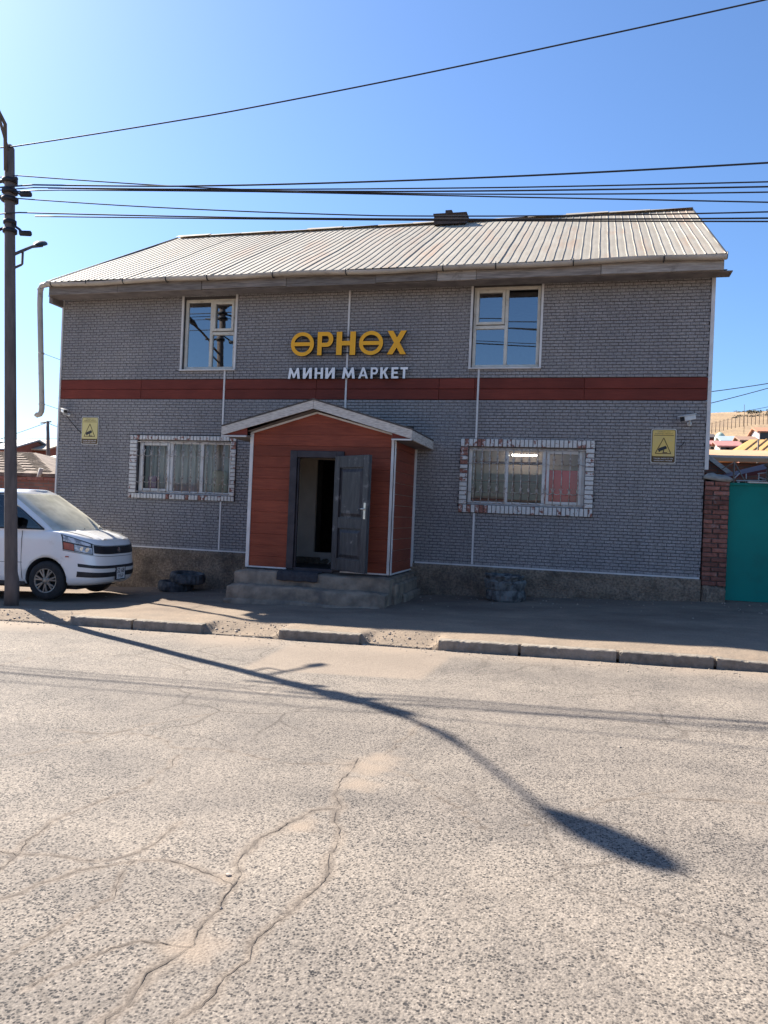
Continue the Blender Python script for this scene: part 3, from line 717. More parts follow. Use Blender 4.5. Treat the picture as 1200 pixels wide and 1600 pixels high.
# brick surrounds
def surround(S, Wn, n_top, n_side, bare):
    base = MB()
    for r in sub_rects((S[0]+.004, S[1]-.004, S[2]+.004, S[3]-.004), [Wn]): base.box(r[0], r[1], YW-.055, YW+.02, r[2], r[3])
    o = base.build('window_surround', M['mortar'], B)
    ht, hb = S[3]-Wn[3], Wn[2]-S[2]; wl_, wr_ = Wn[0]-S[0], S[1]-Wn[1]
    def brick(x0, x1, z0, z1, key):
        mb = MB(); d = RNG.normal(0, .005); g = .006
        mb.chip(x0+g, x1-g, YW-.075+d, YW-.05, z0+g, z1-g, .007)
        mb.build('brick', M['rbrick' if bare(*key) else 'wbrick'], o)
    for k in range(n_top):
        a = S[0]+(S[1]-S[0])*k/n_top; b = S[0]+(S[1]-S[0])*(k+1)/n_top
        brick(a, b, Wn[3]+.004, S[3], ('t', k/n_top)); brick(a, b, S[2], Wn[2]-.004, ('b', k/n_top))
    for k in range(n_side):
        a = Wn[2]+(Wn[3]-Wn[2])*k/n_side; b = Wn[2]+(Wn[3]-Wn[2])*(k+1)/n_side
        brick(S[0], Wn[0]-.002, a, b, ('l', k/n_side)); brick(Wn[1]+.002, S[1], a, b, ('r', k/n_side))
surround(SLL, WLL, 33, 14, lambda s, t: RNG.random() < {'t': .05 if t < .75 else .25, 'b': .03 if t < .45 else .2, 'l': .0, 'r': .5}[s])
surround(SLR, WLR, 31, 13, lambda s, t: RNG.random() < {'t': .85 if t < .17 else .12, 'b': .45 if t < .3 else .15, 'l': .7 if t > .45 else .0, 'r': .0}[s])
# window grilles: verticals with two rows of scrolls
def grille(Wn, n):
    mb = MB(); y = YW-.05; x0, x1, z0, z1 = Wn[0]-.03, Wn[1]+.03, Wn[2]+.02, Wn[3]-.02; r = .0085
    for k in range(1, n):
        x = x0+(x1-x0)*k/n; mb.tube([(x, y, z0), (x, y, z1)], r, 6)
    for z in (z0+.01, z1-.01): mb.tube([(x0, y-.008, z), (x1, y-.008, z)], r, 6)
    for zf in (.24, .76):
        z = z0+(z1-z0)*zf
        for k in range(n):
            a = x0+(x1-x0)*k/n; b = x0+(x1-x0)*(k+1)/n; w = b-a
            pts = [((a+b)/2+w*.5*math.cos(t)*(1 if abs(t+math.pi/2) < 1.3 else .82), y-.008, z+w*.42*math.sin(t)+.02) for t in np.linspace(-math.pi-.9, .9, 15)]
            mb.tube(pts, .0062, 5)
    for z in (z0+(z1-z0)*.2, z0+(z1-z0)*.8):
        for x, s in ((x0, -1), (x1, 1)): mb.tube([(x, y, z), (x+s*.05, YW-.02, z)], .006, 5)
    mb.build('window_grille', M['grille'], B)
grille(WLL, 12); grille(WLR, 15)
# what stands behind the shop windows
cu = MB(); rows = []
for z in np.linspace(WLL[2]-.05, WLL[3]+.1, 5):
    rows.append([(WLL[0]-.1+(WLL[1]-WLL[0]+.2)*k/120, YW+.42+.035*math.sin(k*.9)+.02*math.sin(k*.37+z), z) for k in range(121)])
cu.grid(rows); cu.build('curtain', pm('grey_curtain', (.62, .59, .55), (.42, .40, .375), 3, .9, .1, vec=(8, 1, .6)), B)
b2 = MB(); b2.box(WLL[0]+.12, WLL[0]+.30, YW+.2, YW+.33, WLL[2]+.02, WLL[2]+.36); b2.box(WLL[0]+.15, WLL[0]+.27, YW+.19, YW+.2, WLL[2]+.24, WLL[2]+.32)
tag(b2.build('box', pm('purple_packaging', (.26, .10, .24), (.40, .22, .34), 9, .5, 0)), 'purple box on the sill behind the left barred shop window', 'box')
b3 = MB(); b3.box(m2+.12, m2+.42, YW+.22, YW+.36, WLL[2]+.0, WLL[2]+.52)
tag(bevel(b3.build('bag', pm('cream_sack', (.52, .50, .38), (.38, .37, .28), 5, .8, .3)), .06, 3), 'pale sack leaning behind the right pane of the curtained shop window', 'bag')
b4 = MB(); b4.box(n2+.02, WLR[1]+.05, YW+.3, YW+.9, WLR[2]-.4, WLR[2]+.68); b4.box(n2+.06, WLR[1]+.0, YW+.285, YW+.299, WLR[2]-.3, WLR[2]+.62)
tag(bevel(b4.build('cabinet', pm('red_cabinet', (.85, .03, .05), (.78, .028, .045), 2, .35, 0)), .01), 'red drinks cabinet behind the right pane of the barred shop window', 'cabinet')
b5 = MB()
for k in range(4): b5.box(WLR[0]-.1, n2-.05, YW+.9, YW+1.25, WLR[2]-.25+k*.36, WLR[2]-.22+k*.36)
sh = tag(b5.build('shelf', pm('brown_shelf', (.34, .17, .11), (.26, .13, .09), 4, .7, .1)), 'brown shelves inside the shop behind the right barred window', 'shelf')
b6 = MB(); b6.box(WLR[0]-.3, WLR[1]+.3, YW+1.6, YW+1.66, .7, 3.6)
b6.build('inner_wall', pm('inner_wall_paint', (.62, .50, .42), (.54, .43, .36), 2, .9, .1), B)
b7 = MB(); b7.box(WLL[0]-.6, WLL[1]+.3, YW+1.6, YW+1.66, .7, 3.6); b7.build('inner_wall', M['plaster'], B)
t1 = W(804, 711, 15.0); tb = MB(); tb.tube([(t1.x-.05, 15.0, t1.z), (t1.x+.42, 15.0, t1.z)], .014, 8)
tag(tb.build('strip_light', M['tube']), 'lit white strip light inside the shop behind the middle pane', 'strip light')

# roof
EY, EZ, RY, RZ = 13.40, 6.085, 18.2, 8.69
EXL, EXR = -10.80, 2.03; RXL, RXR = -10.66, 2.02
rf = MB()
for s in (0, 1):
    ya, yb = (EY+.03, RY-.01) if s == 0 else (23.0, RY+.01)
    vs = [(EXL+.01, ya, EZ-.03), (EXR-.01, ya, EZ-.03), (RXR-.01, yb, RZ-.035), (RXL+.01, yb, RZ-.035)]
    vs += [(x, y, z-.06) for x, y, z in vs]
    rf.add(vs, [(0, 1, 2, 3), (7, 6, 5, 4), (0, 4, 5, 1), (1, 5, 6, 2), (2, 6, 7, 3), (3, 7, 4, 0)])
roof = rf.build('roof', M['greywood'], B)
NS = 14; PER = 6
for si in range(NS):
    mb = MB(); rows = []
    ph = RNG.uniform(0, 6); lift = .004*(si % 2)
    for j in range(25):
        t = j/24; y = EY+(RY-EY)*t-(.02*RNG.random() if j == 0 else 0); zz = EZ+(RZ-EZ)*t
        xl, xr = EXL+(RXL-EXL)*t, EXR+(RXR-EXR)*t; row = []
        for r in range(PER+1):
            prof = [(0, 0), (.03, .012), (.11, .012), (.14, 0), (.58, .002)] if r < PER else [(0, 0), (.03, .014), (.11, .014)]
            for (fx, h) in prof:
                u = (si+(r+fx)/PER)/NS
                wv = .030*math.sin(t*9+u*31)*math.sin(u*7+1.2)*max(.08, .85-u)+.003*math.sin(t*23+r*2.1+ph)
                row.append((xl+(xr-xl)*min(u, 1.003)+wv, y-.3*h, zz+h+lift+.005*math.sin(t*7+u*19)*(1.2-u)+(.010*RNG.random() if j == 24 else 0)))
        rows.append(row)
    mb.grid(rows, smooth=False); mb.build('roof_sheet', M['roof'], roof)
bk = MB(); bk.add([(RXL, RY, RZ), (RXR, RY, RZ), (EXR, 23.05, EZ), (EXL, 23.05, EZ)], [(0, 1, 2, 3)]); bk.build('roof_sheet', M['roof'], roof)
rg = MB()
for k in range(14):                                                     # crumpled ridge flashing
    a = RXL+(RXR-RXL)*k/14; b = RXL+(RXR-RXL)*(k+1)/14+.03; dz = RNG.uniform(-.01, .03)
    rg.add([(a, RY-.17, RZ-.055+.03), (b, RY-.17, RZ-.055+.03+RNG.uniform(0, .02)), (b, RY, RZ+.05+dz), (a, RY, RZ+.05+dz), (a, RY+.2, RZ-.04), (b, RY+.2, RZ-.04)], [(0, 1, 2, 3), (3, 2, 5, 4)])
rg.build('ridge_cap', M['roof'], roof)
for xx, xr2 in ((EXR+.012, RXR+.012), (EXL-.02, RXL-.02)):
    vg = MB(); vg.beam((xx, EY+.02, EZ-.03), (xr2, RY, RZ-.03), .02, .12); vg.build('verge_board', M['black'], roof)
# low dark flue box on the ridge
c0 = W(681, 352, 18.0); c1 = W(730, 352, 18.0)
ch = MB(); ch.box(c0.x, c1.x, 17.75, 18.45, RZ-.18, RZ+.045)
s0 = W(696, 345, 18.05).x; s1 = W(706, 345, 18.05).x; ch.box(s0, s1, 18.0, 18.2, RZ+.04, RZ+.24)
ch.box(c0.x-.02, c1.x+.02, 17.73, 18.47, RZ+.046, RZ+.065)
ch.build('chimney', pm('sooty_chimney', (.05, .038, .034), (.085, .065, .058), 8, .9, .5), roof)
# eaves: soffit, fascia boards, gutter
mb = MB(); mb.add([(EXL, 13.50, 5.845), (EXR+.06, 13.50, 5.845), (EXR+.06, 14.02, 5.90), (EXL, 14.02, 5.90)], [(0, 1, 2, 3)])
mb.add([(EXL, 13.5, 5.865), (EXR+.06, 13.5, 5.865), (EXR+.06, 14.02, 5.92), (EXL, 14.02, 5.92)], [(0, 1, 2, 3)]); mb.build('soffit', M['soffit'], B)
fx = [EXL, -9.2, -7.35, -5.6, -3.85, -2.72, -2.02, .10, EXR]
for k, (a, b) in enumerate(zip(fx[:-1], fx[1:])):
    mb = MB(); dy = RNG.normal(0, .006); dz = RNG.normal(0, .006)
    mb.chip(a+.003, b-.003, 13.455+dy, 13.497, 5.84+dz, 6.03+dz, .004); mb.build('fascia_board', M['greywood'] if k not in (5, 7) else M['palewood'], B)
mb = MB(); mb.box(EXL-.05, EXR+.14, 13.50, 13.82, 5.83, 5.843); mb.box(EXL-.10, EXL-.02, 13.6, 14.6, 5.72, 5.86); mb.build('eave_board', M['soffit'], B)
gr = MB(); rows = []; gy, gz0, r = 13.385, 6.055, .062
xs_ = np.linspace(EXL+.02, EXR+.02, 60)
for x in xs_:
    sag = .012*math.sin(x*2.1)+.01*math.sin(x*.9+1)
    rows.append([(x, gy+rr*math.cos(t), gz0+sag+rr*math.sin(t)) for rr, ang in ((r, np.linspace(math.pi-.15, 2*math.pi+.15, 11)), (r-.006, np.linspace(2*math.pi+.15, math.pi-.15, 11))) for t in ang])
gr.grid(rows); gut = gr.build('gutter', M['gutter'], B)
gb = MB()
for px in (82, 137, 194, 261, 325, 427, 541, 692, 774, 895, 1036):
    x = W(px, 435, gy).x; gb.tube([(x, gy+(r+.006)*math.cos(t), gz0+(r+.006)*math.sin(t)) for t in np.linspace(math.pi-.6, 2*math.pi+.9, 11)], .011, 6)
gb.build('bracket', M['black'], gut)
ec = MB(); ec.lathe([(0, 0), (r, 0), (r, .012), (0, .012)], (EXR+.02, gy, gz0), 'x', 16); ec.build('end_cap', M['black'], gut)
ptop, pbot = W(63, 452, gy), W(65, 645, gy)
dp = MB(); pts = [(EXL+.03, gy, gz0-.01), (ptop.x+.12, gy, ptop.z+.085), (ptop.x+.04, gy, ptop.z+.07), (ptop.x, gy, ptop.z), (ptop.x+.005, gy, ptop.z-.3), (pbot.x, gy, pbot.z+.1), (pbot.x-.005, gy, pbot.z+.03), (pbot.x-.03, gy-.01, pbot.z-.03), (pbot.x-.09, gy-.02, pbot.z-.05), (pbot.x-.11, gy-.02, pbot.z-.03)]
dp.tube(pts, .055, 14); dpo = dp.build('downpipe', M['gutter'], B)
db = MB()
for t in (.0, .52, .93):
    p = ptop.lerp(pbot, t); db.lathe([(.058, -.012), (.064, -.012), (.064, .012), (.058, .012)], (p.x+.004, gy, p.z), 'z', 14)
    if t > .3: db.tube([(p.x+.05, gy, p.z), (XL, 13.97, p.z-.02)], .006, 6)
db.build('bracket', M['grille'], dpo)

# ------------------------------------------------------------------ porch
PX0, PX1, PY, PZ0 = -5.655, -3.09, 12.33, .645
porch = MB()
porch.box(PX0+.02, PX0+.08, PY+.07, 13.99, PZ0, 2.86); porch.box(PX1-.08, PX1-.02, PY+.07, 13.99, PZ0, 2.86)
porch.box(PX0+.085, PX1-.085, 13.93, 13.985, 2.63, 2.86); porch.box(PX0+.085, DOOR_IN[0], 13.93, 13.985, PZ0, 2.63); porch.box(DOOR_IN[1], PX1-.085, 13.93, 13.985, PZ0, 2.63)
porch.box(DOOR_IN[0], DOOR_IN[1], 13.93, 13.985, PZ0, DOOR_IN[2])
porch.box(PX0+.085, PX1-.085, PY+.07, 13.925, 2.80, 2.86)
po = porch.build('porch', M['plaster'], B)
fl = MB(); fl.box(PX0+.02, PX1-.02, PY+.0, 13.92, PZ0-.08, PZ0-.005); fl.build('floor', M['dark_floor'], po)
DX0, DX1, DZ1 = -4.905, -3.945, 2.665                                    # outer edges of the door frame
AP = (-4.46, 3.40)
def gable_top(x): return 2.955+.36*max(0, 1-abs(x-AP[0])/(1.2 if x < AP[0] else 1.37))
bz = np.linspace(PZ0, PZ0+.1915*14, 15)
for k in range(14):
    z0, z1 = bz[k]+.0006, bz[k+1]-.0006
    for (a, b) in ([(PX0, DX0), (DX1, PX1)] if z1 < DZ1+.08 and z0 < DZ1-.05 else [(PX0, PX1)]):
        n = 20; top = []
        xs_ = [a+(b-a)*i/n for i in range(n+1)]
        if gable_top(a) > z1 and gable_top(b) > z1 and gable_top((a+b)/2) > z1:
            mb = MB(); mb.chip(a+.001, b-.001, PY, PY+.05, z0, z1, .004)
        else:
            pts = [(x, min(z1, gable_top(x))) for x in xs_ if gable_top(x) > z0]
            if len(pts) < 2: continue
            mb = MB(); mb.prism([(pts[0][0], z0), (pts[-1][0], z0)]+list(reversed(pts)), PY, PY+.05)
        mb.build('siding_plank', M['redwood'], po)
for k in range(12):                                                      # right flank and left flank
    z0, z1 = PZ0+.1915*k+.0006, min(PZ0+.1915*(k+1)-.0006, 2.87)
    for xx, s in ((PX1, 1), (PX0, -1)):
        mb = MB(); c = .004; xo, xi = xx, xx-s*.04
        mb.add([(xi, PY+.052, z0), (xi, 13.955, z0), (xi, 13.955, z1), (xi, PY+.052, z1), (xo, PY+.052, z0+c), (xo, 13.955, z0+c), (xo, 13.955, z1-c), (xo, PY+.052, z1-c)],
               [(4, 5, 6, 7), (0, 1, 5, 4), (1, 2, 6, 5), (2, 3, 7, 6), (3, 0, 4, 7)]); mb.build('siding_plank', M['redwood'], po)
pt = MB()
for xx in (PX0-.012, PX1-.045): pt.box(xx, xx+.06, PY-.018, PY+.035, PZ0-.01, 2.95)
pt.box(PX1+.001, PX1+.03, PY-.018, PY+.03, PZ0-.01, 2.95)
pt.box(PX1+.001, PX1+.035, 13.90, 13.96, PZ0+.05, 2.9)
pt.box(PX0+.05, DX0, PY-.014, PY+.02, PZ0-.012, PZ0+.012); pt.box(DX1, PX1-.047, PY-.014, PY+.02, PZ0-.012, PZ0+.012)
pt.box(PX1+.002, PX1+.016, PY+.03, 13.9, PZ0-.012, PZ0+.012)
for s, xe in ((-1, PX0), (1, PX1)): pt.beam((xe, PY-.004, gable_top(xe)-.0), (AP[0], PY-.004, gable_top(AP[0])), .03, .03)
pt.build('corner_trim', M['trim'], po)
# porch roof
FY = 12.14
RL, RA, RRt = (-6.12, 3.035), (-4.46, 3.50), (-2.755, 3.02)
pr = MB()
for a, b in ((RL, RA), (RA, RRt)):
    vs = [(a[0], FY-.04, a[1]+.005), (b[0], FY-.04, b[1]+.005), (b[0], 13.97, b[1]+.005), (a[0], 13.97, a[1]+.005)]
    vs += [(x, y, z+.022) for x, y, z in vs]
    pr.add(vs, [(0, 1, 2, 3), (7, 6, 5, 4), (0, 4, 5, 1), (1, 5, 6, 2), (2, 6, 7, 3), (3, 7, 4, 0)])
pro = pr.build('porch_roof', pm('dark_roof_felt', (.07, .06, .055), (.11, .095, .085), 8, .9, .3), B)
def board(a, b, h, y0, y1, mat):
    mb = MB(); mb.prism([(a[0], a[1]-h), (b[0], b[1]-h), (b[0], b[1]), (a[0], a[1])], y0, y1); return mb.build('fascia_board', mat, pro)
board(RL, (RA[0]-.003, RA[1]), .145, FY-.03, FY, M['whitewood']); board((RA[0]+.003, RA[1]), RRt, .145, FY-.03, FY, M['whitewood'])
for (x, z, s) in ((RL[0], RL[1], -1), (RRt[0], RRt[1], 1)):
    mb = MB(); mb.box(min(x, x-s*.03), max(x, x-s*.03), FY+.002, 13.95, z-.155, z-.003); mb.build('fascia_board', M['whitewood'] if s > 0 else M['greywood'], pro)
    mb = MB(); xi = PX0+.0 if s < 0 else PX1-.0; mb.box(min(x, xi)+.032*(s < 0), max(x, xi)-.032*(s > 0), FY+.002, 13.95, z-.158, z-.135)
    mb.build('eave_soffit', M['soffit'], pro)
    mb = MB(); mb.box(min(x, xi), max(x, xi), FY-.032, FY-.0, z-.17, z-.148); mb.build('eave_trim', M['trim'], pro)
    mb = MB(); mb.prism([(x, z-.147), (xi, z-.147), (xi, z-.147+.29*abs(x-xi))], FY+.003, FY+.02); mb.build('eave_infill', M['redband'], pro)
mb = MB(); mb.add([(PX0, FY+.01, 2.97), (AP[0], FY+.01, 3.345), (PX1, FY+.01, 2.97), (PX0, PY+.02, 2.97), (AP[0], PY+.02, 3.345), (PX1, PY+.02, 2.97)], [(0, 1, 4, 3), (1, 2, 5, 4)]); mb.build('eave_soffit', M['soffit'], pro)
# door frame, leaf and inner door
fr = MB(); fw = .125
fr.box(DX0, DX0+fw, PY-.045, PY+.10, PZ0, DZ1); fr.box(DX1-fw, DX1, PY-.045, PY+.10, PZ0, DZ1); fr.box(DX0+fw, DX1-fw, PY-.044, PY+.10, DZ1-.115, DZ1)
fr.box(DX0+fw, DX1-fw, PY-.03, PY+.08, PZ0-.03, PZ0+.03)
fr.box(DX0+fw, DX0+fw+.03, PY+.0, PY+.05, PZ0+.03, DZ1-.115)
bevel(fr.build('door_frame', M['doorframe'], po), .008)
hx, hy = DX1-fw+.0, PY-.055                                              # hinge line
ex, ey = W(575.5, 800, 11.80).x, 11.80
ddir = Vector((ex-hx, ey-hy, 0)); Ld = ddir.length; ddir.normalize(); dn = Vector((ddir.y, -ddir.x, 0))   # dn faces the viewer
dz0, dz1 = PZ0+.035, PZ0+.035+1.90
def dpt(u, d, z): p = Vector((hx, hy, z))+ddir*u+dn*d; return (p.x, p.y, p.z)
def dbox(mb, u0, u1, d0, d1, z0, z1):
    vs = [dpt(u, d, z) for z in (z0, z1) for d in (d0, d1) for u in (u0, u1)]
    mb.add(vs, [(0, 2, 3, 1), (4, 5, 7, 6), (0, 1, 5, 4), (2, 6, 7, 3), (0, 4, 6, 2), (1, 3, 7, 5)])
leaf = MB(); dbox(leaf, 0, Ld, -.035, .0, dz0, dz1)
sw = .115*Ld/.75
for u0, u1 in ((0, sw), (Ld-sw, Ld)): dbox(leaf, u0, u1, 0, .030, dz0, dz1)
for z0, z1 in ((dz0, dz0+.20), (dz0+.70, dz0+.88), (dz1-.20, dz1)): dbox(leaf, sw, Ld-sw, 0, .0295, z0, z1)
dl = bevel(leaf.build('door', M['doorpaint'], B, label='open charcoal panelled door leaf with flaking paint'), .006)
for z0, z1 in ((dz0+.20, dz0+.70), (dz0+.88, dz1-.20)):
    pn = MB(); a, b = sw+.028, Ld-sw-.028; g = .05
    o = [dpt(u, .001, z) for u, z in ((a, z0+.02), (b, z0+.02), (b, z1-.02), (a, z1-.02))]; i_ = [dpt(u, .024, z) for u, z in ((a+g, z0+.02+g), (b-g, z0+.02+g), (b-g, z1-.02-g), (a+g, z1-.02-g))]
    pn.add(o+i_, [(4, 5, 6, 7), (0, 1, 5, 4), (1, 2, 6, 5), (2, 3, 7, 6), (3, 0, 4, 7)]); pn.build('door_panel', M['doorpaint'], dl)
lp = MB(); dbox(lp, Ld-.078, Ld-.034, .0305, .038, dz0+.87, dz0+1.13)
lp.build('lock_plate', M['brass_white'], dl)
hd = MB(); hd.tube([dpt(Ld-.055, .035, dz0+1.03), dpt(Ld-.055, .075, dz0+1.03), dpt(Ld-.09, .07, dz0+1.03), dpt(Ld-.17, .07, dz0+1.022)], .010, 8); hd.build('handle', M['steel'], dl)
hg = MB()
for z in (dz0+.2, dz1-.25): hg.tube([dpt(-.006, .0, z), dpt(-.006, .0, z+.10)], .010, 8)
hg.build('hinge', M['black'], dl)
idr = MB(); idr.box(-4.55, -4.15, 14.02, 14.06, DOOR_IN[2], DOOR_IN[3]-.02); idr.box(-4.50, -4.2, 14.006, 14.02, DOOR_IN[2]+.95, DOOR_IN[3]-.14); idr.box(-4.50, -4.2, 14.006, 14.02, DOOR_IN[2]+.12, DOOR_IN[2]+.8)
bevel(idr.build('inner_door', M['doorpaint'], po), .01)
# steps: eroded concrete
def lump(x0, x1, y0, y1, z0, z1, n=34, slump=0.0):
    mb = MB(); prof = [(y0-.03, z0), (y0-.005, (z0+z1)/2), (y0+.008, z1-.035), (y0+.03, z1-.008), (y0+.07, z1), (y1, z1+.005)]
    rows = []
    for k in range(n+1):
        t = k/n; x = x0+(x1-x0)*t; e = max(0, 1-min(t, 1-t)*n/1.6); row = []
        for j, (y, z) in enumerate(prof):
            row.append((x+RNG.normal(0, .004), y+RNG.normal(0, .006)*(j < 5)+.04*e*(j < 5)+.015*math.sin(x*4+j), z+RNG.normal(0, .004)-(.03*e if 1 < j else 0)-(.018*max(0, math.sin(x*3.1+1))**3 if j in (2, 3, 4) else 0)))
        rows.append(row)
    mb.grid(rows, smooth=True)
    for idx in (0, n):                                                   # flanks
        r = rows[idx]; sgn = -1 if idx == 0 else 1
        fl_ = [(p[0]+sgn*(.03+.10*slump*max(0, (z1-p[2]))), p[1], p[2]) for p in r]; bk = [(p[0], y1, p[2]) for p in r]
        mb.grid([[(q[0], q[1], q[2]) for q in r], [(q[0]+sgn*.012, q[1]+(y1-q[1])*.5, q[2]) for q in r], bk], smooth=True)
    return mb
sx0, sx1 = -5.76, -3.05
stp = MB(); 
s1 = lump(sx0, sx1+.03, 12.06, 13.95, .05, .605); s2 = lump(sx0-.03, sx1+.02, 11.83, 12.10, .02, .375)
stp.v, stp.f, stp.mi, stp.sm = s1.v, s1.f, s1.mi, s1.sm
steps = stp.build('step', M['concrete'], B)
s2.build('step', M['concrete'], B)
s3 = lump(sx0-.05, sx1+.02, 11.77, 11.86, .0, .16, 30); s3.build('step', M['concrete'], B)
for (xa, xb, ya, zt_) in ((sx1-.02, sx1+.10, 12.3, .50), (sx1+.04, sx1+.17, 12.7, .30)):
    lump(xa, xb, ya, 13.93, .0, zt_, 10).build('concrete_flank', M['concrete'], B)
# mat hanging over the top step
m0 = WX(433, 12.05, 895); m1_ = WX(497.5, 12.05, 897)
mm = MB(); rows = []
for (y, z) in ((12.38, .625), (12.22, .622), (12.09, .617), (12.045, .595), (12.030, .53), (12.018, .475)):
    rows.append([(m0+(m1_-m0)*k/14+.01*math.sin(k*2.1), y-.004*math.sin(k*1.7), z+.006*math.sin(k*1.3+y*20)) for k in range(15)])
mm.grid(rows); mm.grid([[(p[0], p[1]+.012, p[2]-.010) for p in r] for r in rows])
tag(mm.build('door_mat', pm('dark_mat', (.030, .027, .030), (.05, .045, .047), 20, .95, .5)), 'dark grey door mat hanging over the edge of the top porch step', 'door mat')

# ------------------------------------------------------------------ shop sign
YS = 13.86
SG = thing('shop_sign', 'raised sign of orange and white letters on black rails above the porch', 'shop sign', (W(545, 555, YS)))
def srect(a, b, c, d, y=YS): return W(a, (c+d)/2, y).x, W(b, (c+d)/2, y).x, W((a+b)/2, d, y).z, W((a+b)/2, c, y).z
blk = M['black']
def glyph(ch):
    t = .30; R4 = lambda a, b, c, d: [(a, c), (b, c), (b, d), (a, d)]
    if ch == 'Н': t = .29; return [R4(0, t, 0, 1), R4(1-t, 1, 0, 1), R4(t, 1-t, .41, .60)]
    if ch == 'Е': return [R4(0, .34, 0, 1), R4(.34, 1, 0, .19), R4(.34, .90, .41, .60), R4(.34, 1, .81, 1)]
    if ch == 'Т': return [R4(0, 1, .80, 1), R4(.34, .66, 0, .80)]
    if ch == 'И': return [[(0, 1), (0, 0), (t, 0), (1-t, .60), (1-t, 0), (1, 0), (1, 1), (1-t, 1), (t, .40), (t, 1)]]
    if ch == 'М': return [[(0, 0), (.20, 0), (.27, .55), (.44, .06), (.56, .06), (.73, .55), (.80, 0), (1, 0), (.89, 1), (.73, 1), (.5, .42), (.27, 1), (.11, 1)]]
    if ch == 'А': return [[(0, 0), (.23, 0), (.5, .72), (.5, 1), (.39, 1)], [(1, 0), (.61, 1), (.5, 1), (.5, .72), (.77, 0)], [(.305, .2), (.695, .2), (.635, .36), (.365, .36)]]
    if ch == 'К': return [R4(0, .30, 0, 1), [(.30, .34), (.43, .46), (.66, 0), (1, 0), (.62, .56), (1, 1), (.68, 1), (.30, .62)]]
    if ch == 'Х':
        t2 = .30; h = .5-(.5-t2)/(1-t2); w = t2/2
        return [[(0, 1), (.5-w, .5), (0, 0), (t2, 0), (.5, .5-h), (1-t2, 0), (1, 0), (.5+w, .5), (1, 1), (1-t2, 1), (.5, .5+h), (t2, 1)]]
    if ch == 'Р':
        t = .28; out = [R4(0, t, 0, 1)]; n = 14; zc, ro, ri = .68, .32, .145; xo, xi = .62, .58
        O_ = [(t, 1)]+[(xo+(1-xo)*math.sin(math.pi*k/n), zc+ro*math.cos(math.pi*k/n)) for k in range(n+1)]+[(t, zc-ro)]
        I_ = [(t, zc+ri)]+[(xi+(.72-xi)*math.sin(math.pi*k/n), zc+ri*math.cos(math.pi*k/n)) for k in range(n+1)]+[(t, zc-ri)]
        return out+[[O_[k], I_[k], I_[k+1], O_[k+1]] for k in range(len(O_)-1)]
def block_letter(ch, mats, x0, x1, z0, z1, d):
    mb = MB()
    for P_ in glyph(ch):
        k0 = len(mb.mi); mb.prism([(x0+(x1-x0)*u, z0+(z1-z0)*v) for u, v in P_], YS, YS+d); mb.mi[k0+1:] = [1]*(len(mb.mi)-k0-1)
    return mb.build('letter', mats, SG)
def barred_o(x0, x1, z0, z1):
    cx, cz, rx, rz = (x0+x1)/2, (z0+z1)/2, (x1-x0)/2, (z1-z0)/2; th = .072; n = 48; mb = MB(); ir, iz = rx-th, rz-th
    ang = [2*math.pi*k/n for k in range(n)]
    P_ = [[(cx+a*math.cos(t), y, cz+b*math.sin(t)) for t in ang] for a, b, y in ((rx, rz, YS), (ir, iz, YS), (ir, iz, YS+.06), (rx, rz, YS+.06))]
    vs = sum(P_, []); fs = []; mi = []
    for q in range(4):
        for k in range(n): fs.append((q*n+k, q*n+(k+1) % n, ((q+1) % 4)*n+(k+1) % n, ((q+1) % 4)*n+k)); mi.append(0 if q == 0 else 1)
    mb.add(vs, fs); mb.mi = mi
    h = .036; xx = ir*math.sqrt(1-(h/iz)**2)+.012; mb.box(cx-xx, cx+xx, YS+.0015, YS+.058, cz-h, cz+h)
    mb.mi[-6:] = [1, 1, 0, 1, 1, 1]
    return mb.build('letter', [M['orange'], blk], SG)
for ch_, a, b, c, d, off in (('Ө', 454.5, 490.5, 519, 556.5, .028), ('Р', 496, 520.5, 518.5, 555, .03), ('Н', 525.6, 555.5, 518, 554.6, .03), ('Ө', 561, 598.5, 517, 554.6, .028), ('Х', 605, 635, 516.6, 553.6, .03)):
    x0, x1, z0, z1 = srect(a, b, c, d)
    if ch_ == 'Ө': barred_o(x0, x1, z0, z1)
    else: block_letter(ch_, [M['orange'], blk], x0, x1, z0, z1, .06)
xs_w = [('М', 57, 165), ('И', 190, 270), ('Н', 295, 370), ('И', 390, 475), ('М', 540, 655), ('А', 685, 772), ('Р', 795, 860), ('К', 880, 955), ('Е', 980, 1042), ('Т', 1060, 1127)]
for ch_, a, b in xs_w:
    a, b = 440+a/5.714, 440+b/5.714; mid = ((a+b)/2-545)/95; zt, zb_ = 574.2-.7*mid, 591.4-.35*mid
    x0, x1, z0, z1 = srect(a, b, zt, zb_); block_letter(ch_, [M['signwhite'], blk], x0, x1, z0, z1, .05)
rl = MB()
for py, a, b in ((525.5, 470, 630), (550, 470, 630), (578, 455, 633), (587.5, 455, 633)):
    p0, p1 = W(a, py, YS), W(b, py-.5, YS); z = (p0.z+p1.z)/2; rl.box(p0.x, p1.x, YS+.062, YS+.082, z-.011, z+.011)
    for t in (.03, .34, .66, .97): xx = p0.x+(p1.x-p0.x)*t; rl.box(xx-.012, xx+.012, YS+.083, 13.97, z-.010, z+.010)
rl.build('rail', blk, SG)

